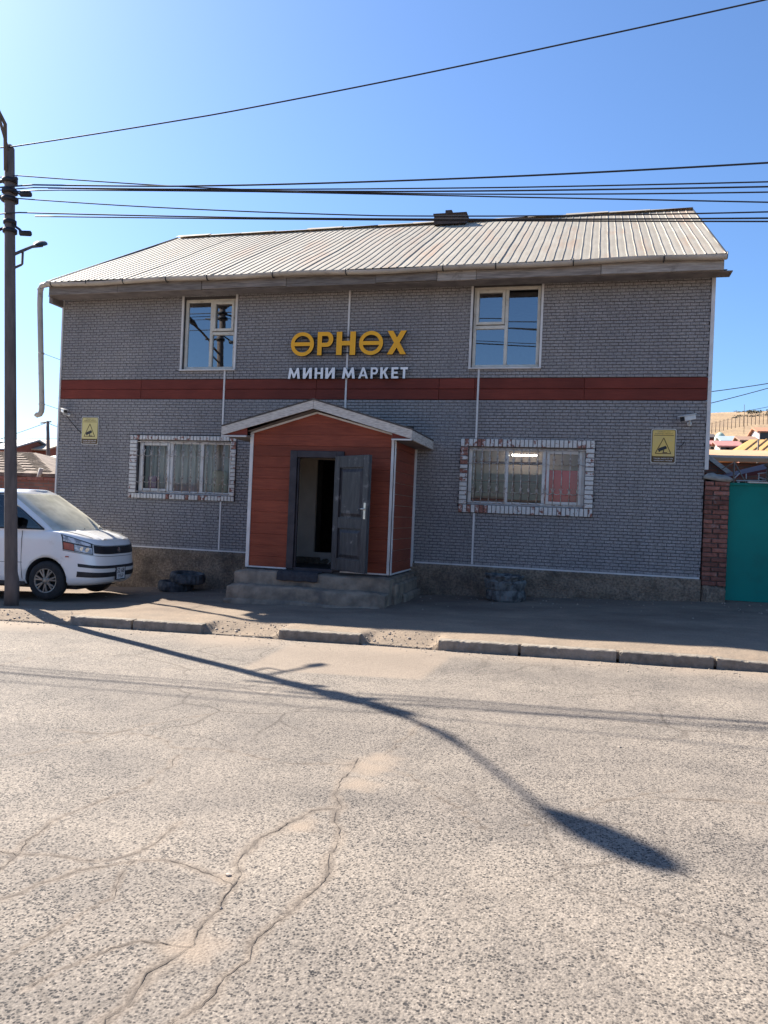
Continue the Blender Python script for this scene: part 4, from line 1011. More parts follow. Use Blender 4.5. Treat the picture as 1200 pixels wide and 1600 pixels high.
# ------------------------------------------------------------------ camera warning signs
def warn_sign(x0, x1, z0, z1, face, label, tilt=0.0):
    y = 13.955; T = thing('warning_sign', label, 'warning sign', ((x0+x1)/2, y, z0), 'camera warning signs on the front wall')
    w, h = x1-x0, z1-z0
    def rr(mb, a, b, c, d, r, yf, yb):
        pts = []
        for cx, cz, a0 in ((b-r, d-r, 0), (a+r, d-r, 90), (a+r, c+r, 180), (b-r, c+r, 270)):
            for k in range(6): t = R_(a0+18*k); pts.append((cx+r*math.cos(t), cz+r*math.sin(t)))
        mb.prism(pts, yf, yb); return mb
    rr(MB(), x0, x1, z0, z1, .035, y, y+.010).build('plate', M['signedge'], T)
    rr(MB(), x0+.014, x1-.014, z0+.014, z1-.014, .028, y-.0025, y-.0002).build('border', M['signline'], T)
    rr(MB(), x0+.024, x1-.024, z0+h*.205, z1-.024, .02, y-.005, y-.0027).build('face', face, T)
    X0, Z0 = x0, z0; fx = lambda u: X0+u*w; fz = lambda v: Z0+v*h; yl = y-.0085
    li = MB(); A, Bq, C_ = (fx(.5), fz(.735)), (fx(.80), fz(.285)), (fx(.18), fz(.285))
    for p, q in ((A, Bq), (Bq, C_), (C_, A)): li.beam((p[0], yl+.001, p[1]), (q[0], yl+.001, q[1]), .0035, .0115, up=(0, 0, 1)) if abs(p[1]-q[1]) > 1e-4 else li.box(min(p[0], q[0]), max(p[0], q[0]), yl-.001, yl+.0025, p[1]-.006, p[1]+.006)
    li.box(fx(.10), fx(.90), yl, yl+.0025, fz(.80), fz(.80)+.008); li.build('warning_triangle', M['signline'], T)
    cm = MB(); cx, cz, s = fx(.49), fz(.43), w*.30
    R2 = lambda u, v: (cx+s*(u*math.cos(.38)-v*math.sin(.38)), cz+s*(u*math.sin(.38)+v*math.cos(.38)))
    cm.prism([R2(-.5, -.2), R2(.42, -.2), R2(.5, .0), R2(.42, .24), R2(-.5, .24)], yl-.001, yl+.0025)
    cm.prism([R2(-.68, -.27), R2(-.52, -.27), R2(-.52, .2), R2(-.68, .2)], yl-.0012, yl+.0025)
    cm.prism([(cx-.0*s, cz-.2*s), (cx+.13*s, cz-.2*s), (cx+.10*s, cz-.52*s), (cx+.0*s, cz-.52*s)], yl-.0014, yl+.0025); cm.prism([(cx-.08*s, cz-.62*s), (cx+.55*s, cz-.62*s), (cx+.55*s, cz-.52*s), (cx-.08*s, cz-.52*s)], yl-.0016, yl+.0025)
    cm.build('camera_symbol', M['black'], T)
    for txt, u0, u1, v0, v1, m in (('ТАЙВАН ХОТ', .24, .76, .895, .93, 'signline'), ('РАЙОНЫ ХЯНАЛТ', .15, .85, .84, .875, 'signline'), ('ТАНЫ АЮУЛГҮЙ', .12, .88, .125, .165, 'signwhite'), ('БАЙДЛЫН ТӨЛӨӨ', .14, .86, .06, .10, 'signwhite')):
        letter_fit(txt, [M[m]], fx(u0), fx(u1), fz(v0), fz(v1), yl, yl+.002, T, name='lettering', offset=.0)
    return T
a, b = W(1017, 697, 13.955).x, W(1056.5, 697, 13.955).x
warn_sign(a, b, WZ(724, 13.955, 1036), WZ(670, 13.955, 1036), M['yellow'], 'yellow camera warning sign on the wall beneath the bullet camera near the green gate')
a, b = W(127, 673, 13.955).x, W(154, 673, 13.955).x
warn_sign(a, b, WZ(694.5, 13.955, 141), WZ(651, 13.955, 141), M['paleyellow'], 'paler faded yellow camera warning sign on the wall above the white van')

# ------------------------------------------------------------------ surveillance cameras
def bullet(loc, d, s, label):
    T = thing('security_camera', label, 'security camera', loc, 'security cameras on the front wall'); L = Vector(loc); d = Vector(d).normalized()
    h = MB(); h.beam(L-d*.11*s, L+d*.12*s, .085*s, .075*s); bevel(h.build('housing', M['camwhite'], T), .012*s, 3)
    hd_ = MB(); hd_.beam(L-d*.10*s+Vector((0, 0, .045*s)), L+d*.17*s+Vector((0, 0, .045*s)), .11*s, .012*s); bevel(hd_.build('sunshield', M['camwhite'], T), .004)
    ln = MB(); ln.beam(L+d*.121*s, L+d*.135*s, .07*s, .06*s); ln.build('lens', M['black'], T)
    br = MB(); q = Vector((L.x+.03*s, 13.95, L.z-.07*s)); br.tube([L-d*.03*s-Vector((0, 0, .03*s)), L-d*.03*s-Vector((0, 0, .075*s)), q], .014*s, 8); br.lathe([(0, 0), (.035*s, 0), (.035*s, .02), (0, .02)], (q.x, 13.95, q.z), 'y', 14); br.build('bracket', M['camwhite'], T)
p = W(1076, 653, 13.80); bullet(p, (-.72, -.62, -.22), 1.15, 'grey-white bullet camera on the wall above the brighter yellow warning sign')
p = W(100, 642, 13.84); bullet(p, (.75, -.6, -.18), .95, 'small white camera bracketed to the building corner by the downpipe')
# flood lamp under the soffit
p = W(376, 454, 13.70); fl_ = thing('floodlight', 'flat dark floodlight under the eaves over an upper window', 'floodlight', p)
mb = MB(); mb.box(p.x-.11, p.x+.11, p.y-.08, p.y+.08, p.z-.018, p.z+.012); bevel(mb.build('lamp_body', M['black'], fl_), .006); mb = MB(); mb.beam((p.x, p.y+.02, p.z+.01), (p.x+.02, p.y+.02, 5.88), .03, .03); mb.build('bracket', M['black'], fl_)
# thin camera cables on the wall
def wall_cable(pts, label, r=.006):
    mb = MB(); mb.tube([tuple(W(a, b, 13.955)) for a, b in pts], r, 6); tag(mb.build('wall_cable', M['cable']), label, 'cable')
wall_cable([(104, 650), (112, 660), (121, 671), (127.3, 676.5)], 'thin cable drooping from the corner camera to the faded sign')
wall_cable([(1060, 702), (1063, 697), (1067, 694), (1069.5, 690)], 'short dark cable end on the wall beside the brighter yellow sign')

# ------------------------------------------------------------------ brick gate pillar and teal gate
gx0, gx1 = W(1097, 850, 13.93).x+.012, W(1136.5, 850, 13.93).x
pz0 = float(wall_z(2.2)); zt_p = WZ(752, 13.93, 1120)
PI_ = thing('gate_pillar', 'red brick gate pillar with a mortar cap beside the green gate', 'gate pillar', ((gx0+gx1)/2, 14.1, pz0))
mb = MB(); zc0 = WZ(916, 13.93, 1115); mb.box(gx0+.012, gx1-.012, 13.96, 14.30, zc0, zt_p+.0); mb.build('core', M['mortar'], PI_)
mb = lump(gx0+.0, gx1-.0, 13.92, 14.32, pz0-.2, zc0+.02, 14); mb.build('footing', M['plinth'], PI_)
nc = 22; hgt = (zt_p-zc0)/nc
for k in range(nc):
    sp = .36 if k % 2 else .64; xsplit = gx0+(gx1-gx0)*(sp+RNG.normal(0, .02))
    for a, b in ((gx0, xsplit-.006), (xsplit+.006, gx1)):
        mb = MB(); d = RNG.normal(0, .006); z0 = zc0+k*hgt+.007; z1 = zc0+(k+1)*hgt-.007+RNG.normal(0, .002)
        mb.chip(a+RNG.uniform(0, .008), b-RNG.uniform(0, .008), 13.925+d, 14.33, z0, z1, .010); mb.build('brick', M['redbrick'], PI_)
cap = MB(); rows = []
for i, (e, z) in enumerate(((.0, 0), (.025, .02), (.02, .055), (-.05, .10), (-.16, .12))):
    cx, cy = (gx0+gx1)/2, 14.12; hw, hd2 = (gx1-gx0)/2+e+.01, .2+e
    rows.append([(cx+hw*cs+RNG.normal(0, .005), cy+hd2*sn+RNG.normal(0, .004), zt_p+z+RNG.normal(0, .005)+.03*max(0, -cs)) for cs, sn in [(-1, -1), (-.4, -1), (.3, -1), (1, -1), (1, 0), (1, 1), (0, 1), (-1, 1), (-1, 0), (-1, -1)]])
cap.grid(rows); cap.f.append(tuple(4*10+k for k in range(9))); cap.mi.append(0); cap.sm.append(True)
cap.build('mortar_cap', pm('grey_cap_mortar', (.33, .295, .25), (.22, .195, .17), 12, .95, .6), PI_)
GT = thing('metal_gate', 'dark teal green sheet metal gate beside the brick pillar', 'gate', (3.6, 14.05, .4))
ga = gx1+.018; gz1 = WZ(758, 14.05, 1160)
for k, (a, b) in enumerate(((ga, ga+1.55), (ga+1.56, ga+3.1))):
    mb = MB(); rows = []
    for i in range(13):
        rows.append([(a+(b-a)*j/14, 14.05+.004*math.sin(i*1.1+j*.7)*math.sin(j*.9), .43+.0+(gz1-.43)*i/12) for j in range(15)])
    mb.grid(rows); mb.build('gate_sheet', M['teal'], GT)
    fm = MB(); fm.box(a, b, 14.03, 14.075, gz1-.004, gz1+.035); fm.box(a, b, 14.055, 14.10, .43, .48); fm.box(a+.001, a+.04, 14.056, 14.10, .48, gz1-.005); fm.box(b-.04, b-.001, 14.056, 14.10, .48, gz1-.005); fm.build('gate_frame', M['teal'], GT)
mb = MB(); mb.box(ga+.28, ga+3.1, 13.99, 14.12, gz1+.036, gz1+.062); mb.build('top_batten', pm('pale_batten', (.55, .50, .44), None, 5, .8, .2), GT)
# yard wall on the other side of the gate and behind: posts frame for vines etc.
# ------------------------------------------------------------------ tyre planters
def tyre_ring(mb, c, R, h, frill, seed, tilt=0, n=48):
    rg = np.random.default_rng(seed); c = Vector(c); T_ = Matrix.Rotation(tilt, 3, 'Y') @ Matrix.Rotation(tilt*.5, 3, 'X')
    prof = [(R*.93, 0), (R, h*.18), (R*1.02, h*.5), (R*.99, h*.82), (R*.95, h), (R*.80, h*1.0), (R*.72, h*.8), (R*.72, .0)]
    o = len(mb.v); L = len(prof)
    for k in range(n):
        a = 2*math.pi*k/n; lob = abs(math.sin(a*4+seed))
        for i, (r, z) in enumerate(prof):
            if frill and 3 <= i <= 5: r = r+frill*(lob-.3); z = z+h*.16*(lob-.5)
            g = 1+.022*((k % 2)*2-1)*(1 <= i <= 3)
            mb.v.append(tuple(c+T_ @ Vector((r*g*math.cos(a), r*g*math.sin(a), z))))
    for k in range(n):
        j = (k+1) % n
        for i in range(L-1): mb.f.append((o+k*L+i, o+j*L+i, o+j*L+i+1, o+k*L+i+1)); mb.mi.append(0); mb.sm.append(not (1 <= i <= 3))
def planter(px, py, y, rings, label, mats):
    c = W(px, py, y); g = float(pave_z(c.x, y)); T = thing('tyre_planter', label, 'tyre planter', (c.x, y, g), 'old tyre planters along the shop wall'); z = g
    for k, (dx, R, h, fr_, tl) in enumerate(rings):
        mb = MB(); tyre_ring(mb, (c.x+dx, y, z), R, h, fr_, k+3, tl); mb.build('tyre', mats[k % len(mats)], T); z += h*.93
    so = MB(); so.lathe([(0, z-.06), (rings[-1][1]*.5, z-.05), (rings[-1][1]*.74, z-.09)], (c.x+rings[-1][0], y, 0), 'z', 16); so.build('soil', M['dark_floor'], T)
grt = pm('grey_painted_tyre', (.105, .105, .105), (.04, .04, .042), 7, .8, .3, lo=.4, hi=.6); grt2 = pm('pale_painted_tyre', (.16, .16, .15), (.04, .04, .04), 8, .8, .3, lo=.42, hi=.62)
planter(282, 918, 13.45, [(-.10, .33, .19, .0, 0), (.14, .33, .18, .0, .08)], 'low dark stack of two old tyres by the wall left of the porch', [grt])
planter(788, 936, 13.42, [(.02, .33, .20, .0, 0), (0, .33, .17, .05, .02), (-.02, .30, .10, .07, .02)], 'pale scalloped tyre planter by the wall under the right shop window', [grt2])

# ------------------------------------------------------------------ street lamp pole with cables
pb = Vector((-8.80, 10.40, -.12)); ptp = Vector((-9.14, 10.33, 7.30))
PL = thing('utility_pole', 'tall leaning concrete pole with street lamps and cable clamps beside the van', 'utility pole', pb)
mb = MB(); mb.tube([pb, pb+Vector((0, 0, .42)), pb.lerp(ptp, .08), pb.lerp(ptp, .5), ptp-Vector((0, 0, .06)), ptp], [.112, .110, .098, .087, .075, .04], 20); mb.build('pole', M['pole'], PL)
def ppt(z): return pb.lerp(ptp, (z-pb.z)/(ptp.z-pb.z))
arm = MB(); a0 = ppt(6.85)+Vector((.0, -.09, 0)); arm.tube([a0, a0+Vector((.06, -.10, .40)), (-8.93, 9.98, 7.44), (-8.815, 9.44, 7.72), (-8.68, 8.86, 7.99)], .028, 10)
arm.tube([ppt(7.2)+Vector((.02, -.07, 0)), (-8.98, 10.02, 7.30), (-8.87, 9.70, 7.58)], .024, 8); arm.build('lamp_arm', M['pole'], PL)
def lamp_head(p0, p1, w, h, name='street_lamp'):
    mb = MB(); p0, p1 = Vector(p0), Vector(p1); d = (p1-p0); s = d.cross(Vector((0, 0, 1))).normalized(); rows = []
    for t, f in ((0, .35), (.12, .62), (.4, 1), (.75, .95), (.94, .6), (1, .2)):
        c = p0+d*t; rows.append([tuple(c+s*(w/2*f*math.cos(a))+Vector((0, 0, h/2*f*math.sin(a)*(1.2 if math.sin(a) > 0 else .6)))) for a in np.linspace(0, 2*math.pi, 13)])
    mb.grid(rows); mb.build('lamp_head', M['black'], PL)
lamp_head((-8.70, 8.90, 8.0), (-8.08, 8.32, 8.04), .30, .18)
sa = ppt(5.52)
arm2 = MB(); hl = Vector((-9.36, 11.36, 6.09)); arm2.tube([sa, sa.lerp(hl, .75), hl+Vector((-.02, .1, .0))], .026, 8)
k1 = sa.lerp(hl, .42); k0 = ppt(5.30); arm2.tube([k1, k1-Vector((0, 0, .22)), k1+Vector((0, -.02, -.24)), k0], .020, 8); arm2.build('lamp_arm', M['pole'], PL)
lamp_head(sa.lerp(hl, .86), sa.lerp(hl, 1.18)+Vector((-.01, .05, -.02)), .19, .11)
for z, r in ((6.72, .12), (6.42, .13), (6.55, .12), (6.06, .10), (5.92, .11)):
    p = ppt(z); cl = MB(); cl.lathe([(.06, -.03), (r, -.03), (r, .03), (.06, .03)], (p.x, p.y, p.z), 'z', 14); cl.build('clamp_band', M['cable'], PL)
p = ppt(6.72); cl = MB(); cl.tube([p+Vector((-.28, -.02, -.01)), p+Vector((.16, -.03, .02))], .030, 8); cl.build('insulator', M['cable'], PL)
for z, dz in ((6.50, -.02), (5.98, -.12)):
    p = ppt(z); cl = MB(); cl.tube([p+Vector((.08, -.04, .03)), p+Vector((.22, -.04, dz*.5)), p+Vector((.25, -.04, dz)), p+Vector((.42, -.04, dz-.015))], [.018, .02, .045, .045], 8); cl.build('cable_clamp', M['cable'], PL)
    cl = MB(); cl.tube([p+Vector((-.08, -.04, -.02)), p+Vector((-.30, -.04, -.08)), p+Vector((-.48, -.04, -.06))], [.02, .03, .02], 8); cl.build('cable_clamp', M['cable'], PL)
def cable(pts, r, label, group, y=10.3, left=None):
    P3 = [W(a, b, y+.0) for a, b in pts]; p0 = P3[0]
    xs = np.array([q.x for q in P3]); zs = np.array([q.z for q in P3])
    deg = min(2 if len(pts) > 3 else 1, len(pts)-1); co = np.polyfit(xs, zs, deg)
    xe = np.linspace(xs[-1], 24, 16)[1:]
    xx = np.concatenate([np.linspace(xs[0], xs[-1], 30), xe]); zf = np.interp(xx, xs, zs)*.35+np.polyval(co, xx)*.65
    sl = np.polyval(np.polyder(co), xs[-1]); zend = np.interp(xs[-1], xs, zs)*.35+np.polyval(co, xs[-1])*.65
    zf = np.where(xx > xs[-1], zend+(xx-xs[-1])*sl+(xx-xs[-1])**2*.004, zf)
    v = [Vector((a, y, b)) for a, b in zip(xx, zf)]
    if left is not None: v = [Vector((-30, y-.2, v[0].z+left)), Vector((-18, y-.1, v[0].z-.05+left*.3))]+v
    mb = MB(); mb.tube(v, r*.75, 6); tag(mb.build('overhead_cable', M['cable']), label, 'cable', group)
GB, GBl = 'cables of the overhead bundle', 'black overhead cable in the sagging bundle running right from the leaning pole'
cable([(23, 228), (340, 180), (620, 123), (900, 62.5), (1200, 0)], .014, 'single black cable rising highest across the sky from the pole top', None, 10.27, .1)
cable([(52, 288), (265, 292.5), (400, 289), (800, 274), (1200, 255)], .016, 'thick cable topping the bundle as it rises towards the right', None, 10.26, .1)
cable([(52, 293), (400, 296), (600, 294.5), (800, 293), (1200, 284)], .012, GBl, GB, 10.22, .0)
cable([(75, 294), (400, 297), (620, 300), (800, 298), (1200, 291.5)], .014, GBl, GB, 10.30)
cable([(28, 274), (265, 291), (400, 297.5), (700, 302), (1200, 300.5)], .012, GBl, GB, 10.34, .15)
cable([(28, 301), (75, 295), (400, 298), (560, 303), (800, 310), (1100, 314), (1200, 315)], .012, 'lowest frayed cable of the upper bundle hanging loose', None, 10.38)
cable([(22, 310), (200, 321), (400, 330.5), (600, 338.5), (800, 337), (1200, 331)], .012, 'lone thin cable dropping from mid pole to the lower pair', None, 10.30, .1)
cable([(30, 332), (400, 340.5), (800, 342.5), (1200, 341)], .014, 'thicker cable of the low pair passing in front of the roof', None, 10.26, -.1)
cable([(55, 338), (400, 342), (800, 345), (1200, 346)], .013, 'lower thin cable of the low pair passing in front of the roof', None, 10.30)

# ------------------------------------------------------------------ white van (x forward, origin at the front axle on the ground)
VAN_POS, VAN_ROT = Vector((-8.74, 11.86, -.03)), R_(4.5)
VAN = thing('van', 'white people carrier van parked in front of the left end of the shop', 'van', (0, 0, 0))
HW = .845
def outline(xf, xr, hw, cf, cr_, nf=3.6, nr=4.5, N=22, sides=()):
    pts = []                                                            # front centre -> near side -> rear centre (y negative side)
    for k in range(N+1):
        t = math.pi/2*k/N; c, s = math.cos(t), math.sin(t)
        pts.append((xf-cf+cf*c**(2/nf), -hw*s**(2/nf)))
    for k in range(1, 25): pts.append((xf-cf+(xr+cr_-xf+cf)*k/24, -hw))
    for k in range(1, 13):
        t = math.pi/2*k/12; c, s = math.cos(t), math.sin(t); pts.append((xr+cr_-cr_*s**(2/nr), -hw*max(c, 0)**(2/nr)))
    return pts
def hood_z(x): return float(np.interp(x, [-3.9, .02, .25, .45, .65, .80, .90], [1.16, 1.16, 1.14, 1.10, 1.045, .985, .95]))
def low_layer(v):
    o = []
    bul = float(np.interp(v, [0, .08, .25, .40, .55, .75, .93, 1.0], [-.10, -.02, .01, .015, .0, -.015, -.04, -.09])); wf = float(np.interp(v, [0, .08, .3, .6, .9, 1], [.93, .985, 1, 1, .985, .955]))
    for x, y in outline(.86+bul, -3.74-bul*.4, HW*wf, .78, .35): o.append(Vector((x, y, .26+v*(hood_z(x)-.26))))
    return o
VV = [0, .03, .08, .16, .25, .33, .41, .5, .58, .66, .74, .82, .89, .94, .975, 1.0]
layers = [low_layer(v) for v in VV]
mir = lambda q: Vector((q.x, -q.y, q.z))
bd = MB()
for side in (0, 1):
    bd.grid([[p if side == 0 else mir(p) for p in L] for L in layers])
topL = layers[-1]; K = 9
def crown(p, t): return Vector((p.x+ (.0), p.y*(1-2*t), p.z+.035*(1-(1-2*t)**2)*min(1, abs(p.y)/.5)))
bd.grid([[crown(p, k/K) for k in range(K+1)] for p in topL])
bd.grid([[Vector((p.x, p.y*(1-2*k/3), p.z)) for k in range(4)] for p in layers[0]])
me = bd.mesh('body', [M['paint_white'], M['black']])
bm = bmesh.new(); bm.from_mesh(me); bmesh.ops.remove_doubles(bm, verts=bm.verts, dist=.0008); bmesh.ops.recalc_face_normals(bm, faces=bm.faces); bm.to_mesh(me); bm.free()
body = link('body', me, VAN)
cut = MB()
for ax in (0, -2.82):
    for s in (-1, 1): cut.lathe([(0, -.34), (.375, -.34), (.375, .36), (0, .36)], (ax, s*.85, .345), 'y', 40)
cme = cut.mesh('cut', M['black']); bmc = bmesh.new(); bmc.from_mesh(cme); bmesh.ops.remove_doubles(bmc, verts=bmc.verts, dist=1e-4); bmesh.ops.recalc_face_normals(bmc, faces=bmc.faces); bmc.to_mesh(cme); bmc.free()
cob = bpy.data.objects.new('cut', cme); COL.objects.link(cob)
bo = body.modifiers.new('arch', 'BOOLEAN'); bo.object = cob; bo.operation = 'DIFFERENCE'; bo.solver = 'EXACT'
try: bo.material_mode = 'INDEX'
except Exception: pass
dg = bpy.context.evaluated_depsgraph_get(); dg.update()
nm = bpy.data.meshes.new_from_object(body.evaluated_get(dg)); body.modifiers.clear(); body.data = nm; bpy.data.objects.remove(cob)
nm.materials.clear(); nm.materials.append(M['paint_white']); nm.materials.append(M['black'])
for p in nm.polygons:
    c = p.center; p.material_index = 0
    for ax in (0, -2.82):
        if (c.x-ax)**2+(c.z-.345)**2 < .379**2 and abs(c.y) < .845: p.material_index = 1
# greenhouse
def gh_layer(v):
    z = 1.165+v*(1.80-1.165); e = v**1.08
    return [Vector((x, y, z-.02*max(0, (x+.2))*(1-v))) for x, y in outline(.30-.92*e, -3.66+.10*v, HW*(.962-.145*v**1.3), .46, .3, 2.5, 4.5)]
GV = np.linspace(-.06, 1, 14); gl_ = [gh_layer(max(v, 0)) if v >= 0 else [Vector((p.x, p.y, p.z-.05)) for p in gh_layer(0)] for v in GV]
gh = MB()
for side in (0, 1): gh.grid([[p if side == 0 else mir(p) for p in L] for L in gl_])
rl_ = gl_[-1]
gh.grid([[Vector((p.x*(1-.0)+(-.05 if k in (0, K) else -.05-.0), p.y*(1-2*k/K)*.96, p.z+.012+.05*(1-(1-2*k/K)**4)*min(1, abs(p.y)/.4))) if 0 < k < K else Vector((p.x, p.y*(1-2*k/K), p.z)) for k in range(K+1)] for p in rl_])
# cut window openings: drop the faces behind the glazing so that the glass is glass
def in_glass(c):
    vv = (c.z-1.165)/(1.80-1.165); 
    return .05 < vv < .94
def patch(v0, v1, sel, off, nv=8):
    rows = []
    for v in np.linspace(v0, v1, nv):
        L = gh_layer(v); rows.append([L[i] for i in sel])
    cen = Vector((-1.6, 0, 1.4)); out = []
    for r in rows: out.append([p+Vector((p.x-cen.x if p.x > -.3 else 0, p.y*1.5, .25)).normalized()*off for p in r])
    return out
gho = gh.build('cabin', M['paint_white'], VAN)
gm_ = gho.data; bm = bmesh.new(); bm.from_mesh(gm_)
kill = []
for f in bm.faces:
    c = f.calc_center_median(); vv = (c.z-1.165)/(1.80-1.165); L = gh_layer(min(max(vv, 0), 1)); hw = max(abs(p.y) for p in L); xf = max(p.x for p in L)
    if .07 < vv < .93 and abs(f.normal.z) < .9:
        if abs(c.y) < hw*.90 and c.x > xf-.33: kill.append(f)
        elif abs(c.y) > hw*.985 and (-.98 < c.x < xf-.42 or -2.3 < c.x < -1.06 or -3.45 < c.x < -2.4): kill.append(f)
bmesh.ops.delete(bm, geom=kill, context='FACES'); bm.to_mesh(gm_); bm.free()
ws = MB(); selw = list(range(0, 17))
for side in (0, 1): ws.grid([[p if side == 0 else mir(p) for p in r] for r in patch(.03, .965, selw, .006, 10)])
ws.build('windscreen', M['windscreen'], VAN)
def side_glass(x0f, x1, v0, v1):
    for side in (0, 1):
        g = MB(); rows = []
        for v in np.linspace(v0, v1, 7):
            L = gh_layer(v); hw = max(abs(p.y) for p in L); xf = max(p.x for p in L); xa = min(x0f, xf-.36)
            rows.append([Vector((xa+(x1-xa)*k/8, (-1 if side == 0 else 1)*(hw+.004), L[-1].z if False else 1.165+v*.635)) for k in range(9)])
        g.grid(rows); g.build('side_window', M['autoglass'], VAN)
side_glass(-.02, -1.0, .05, .92); side_glass(-1.04, -2.32, .05, .92); side_glass(-2.38, -3.5, .05, .92)
sl_ = MB()                                                              # black window surround on the near and far flank
for side in (-1, 1):
    L0, L1 = gh_layer(.03), gh_layer(.945); h0, h1 = max(abs(p.y) for p in L0)+.002, max(abs(p.y) for p in L1)+.002
    x0a, x1a = max(p.x for p in L0)-.35, max(p.x for p in L1)-.35
    for (xa, xb) in ((x0a, x1a),):
        sl_.tube([(xa, side*h0, 1.185), (xb, side*h1, 1.765)], .012, 6); sl_.tube([(xa, side*h0, 1.185), (-3.5, side*h0, 1.185)], .012, 6); sl_.tube([(xb, side*h1, 1.765), (-3.4, side*h1, 1.765)], .010, 6)
    for x in (-1.02, -2.35): sl_.tube([(x, side*(h0+.003), 1.185), (x, side*(h1+.003), 1.765)], .026, 6)
sl_.build('window_seal', M['black'], VAN)
# interior: dashboard, steering wheel, seats
it = MB(); it.box(-.62, .02, -.68, .68, .95, 1.155); it.build('dashboard', pm('beige_dash', (.30, .28, .23), (.22, .205, .17), 5, .7, .1), VAN)
wh_ = MB(); 
tor = [(-.55+.06*math.cos(a)*.35, .36+.18*math.cos(a), 1.22+.18*math.sin(a)) for a in np.linspace(0, 2*math.pi, 25)]; wh_.tube(tor, .014, 6); wh_.tube([(-.55, .36, 1.22), (-.40, .36, 1.12)], .025, 6); wh_.build('steering_wheel', M['black'], VAN)
fab = pm('seat_fabric', (.20, .19, .17), (.15, .14, .125), 20, .9, .2)
for y in (-.38, .38):
    s_ = MB(); s_.box(-1.25, -.75, y-.25, y+.25, .75, .92); s_.box(-1.36, -1.2, y-.24, y+.24, .9, 1.42); s_.box(-1.37, -1.27, y-.13, y+.13, 1.44, 1.66); bevel(s_.build('seat', fab, VAN), .05, 3)
# front details on the lower body surface
def lsurf(v, u):                                                        # v height fraction, u index along the outline (0 front centre)
    L = low_layer(v); i = int(math.floor(u)); i = min(max(i, 0), len(L)-2); return L[i].lerp(L[i+1], u-i)
def lpatch(mb, v0, v1, u0, u1, off, nv=5, nu=18, mi=0, both=(0, 1), shape=None, side_sym=True):
    for side in both:
        rows = []
        for a in np.linspace(0, 1, nv):
            row = []
            for b_ in np.linspace(0, 1, nu):
                vv0, vv1 = (v0, v1) if shape is None else shape(b_)
                u = u0+(u1-u0)*b_; v = vv0+(vv1-vv0)*a; p = lsurf(v, u); q = lsurf(v, u+.4); r_ = lsurf(min(v+.02, 1), u)
                n = (q-p).cross(r_-p); n = n.normalized() if n.length > 1e-9 else Vector((1, 0, 0))
                if n.dot(Vector((p.x+1.0, p.y, 0))) < 0: n = -n
                pp = p+n*off; row.append(pp if side == 0 else mir(pp))
            rows.append(row)
        mb.grid(rows, mi)
NFc = 22
gri = MB(); lpatch(gri, .73, .90, 0, 9.2, .006); gri.build('grille', M['black'], VAN)
slat = MB()
for v in (.775, .815, .855): lpatch(slat, v-.006, v+.006, 0, 9.0, .012, 2)
slat.build('grille_bar', pm('dark_chrome', (.05, .05, .055), None, 8, .3, 0, metallic=.5), VAN)
emb = MB(); pe = lsurf(.815, 0); emb.lathe([(0, .010), (.036, .010), (.042, .004), (.050, 0)], (pe.x+.012, 0, pe.z), 'x', 20); emb.build('emblem', M['chrome'], VAN)
for side in (0, 1):
    hb = MB(); lpatch(hb, .69, .965, 9.6, 20.4, .004, 5, 20, both=(side,), shape=lambda t: (.69, .925+.045*t)); hl_ = hb.build('headlight', M['black'], VAN)
    h1 = MB(); lpatch(h1, .705, .83, 10.0, 17.0, .010, 4, 16, both=(side,)); h1.build('lens', M['headlamp'], hl_)
    h2 = MB(); lpatch(h2, .86, .94, 10.4, 20.1, .010, 4, 16, both=(side,), shape=lambda t: (.855, .905+.05*t)); h2.build('lens', M['headlamp'], hl_)
    h3 = MB(); lpatch(h3, .705, .832, 17.2, 20.1, .011, 4, 8, both=(side,)); h3.build('turn_signal', M['amber'], hl_)
    h4 = MB()
    for u in (12.2, 14.4):
        p = lsurf(.775, u); n = Vector((p.x+.55, p.y*1.2, 0)).normalized(); p = p if side == 0 else mir(p); n = n if side == 0 else mir(n)
        h4.tube([p+n*.008, p+n*.016], .036, 16)
    h4.build('reflector', M['chrome'], hl_)
ds = MB()
lpatch(ds, .395, .462, 0, 16.2, .006); lpatch(ds, .185, .30, 0, 16.4, .006)
ds.build('air_intake', M['black'], VAN)
lw = MB(); lpatch(lw, .34, .375, 0, 15.5, .010, 3); lw.build('bumper_strip', M['paint_white'], VAN)
np_ = MB(); pc = lsurf(.26, 0); np_.box(pc.x+.012, pc.x+.024, -.14, .14, pc.z-.10, pc.z+.10); npo = np_.build('number_plate', M['plate'], VAN)
fr_ = MB()
for a, b, c, d in ((-.155, -.141, -.115, .115), (.141, .155, -.115, .115), (-.141, .141, -.115, -.101), (-.141, .141, .101, .115)): fr_.box(pc.x+.006, pc.x+.028, a, b, pc.z+c, pc.z+d)
fr_.build('plate_frame', M['black'], npo)
def plate_text(t, y0, y1, z0, z1):
    me = text_mesh(t, [M['black']], .5, .0); n = len(me.vertices); co = np.empty(n*3); me.vertices.foreach_get('co', co); co = co.reshape(-1, 3); mn, mx_ = co.min(0), co.max(0); q = (co-mn)/(mx_-mn)
    new = np.stack([pc.x+.0245+.002*q[:, 2], y0+(y1-y0)*q[:, 0], z0+(z1-z0)*q[:, 1]], -1); me.vertices.foreach_set('co', new.ravel()); me.update(); link('lettering', me, npo)
plate_text('52 68', -.115, .115, pc.z+.005, pc.z+.085); plate_text('УБР', -.085, .09, pc.z-.08, pc.z-.02)
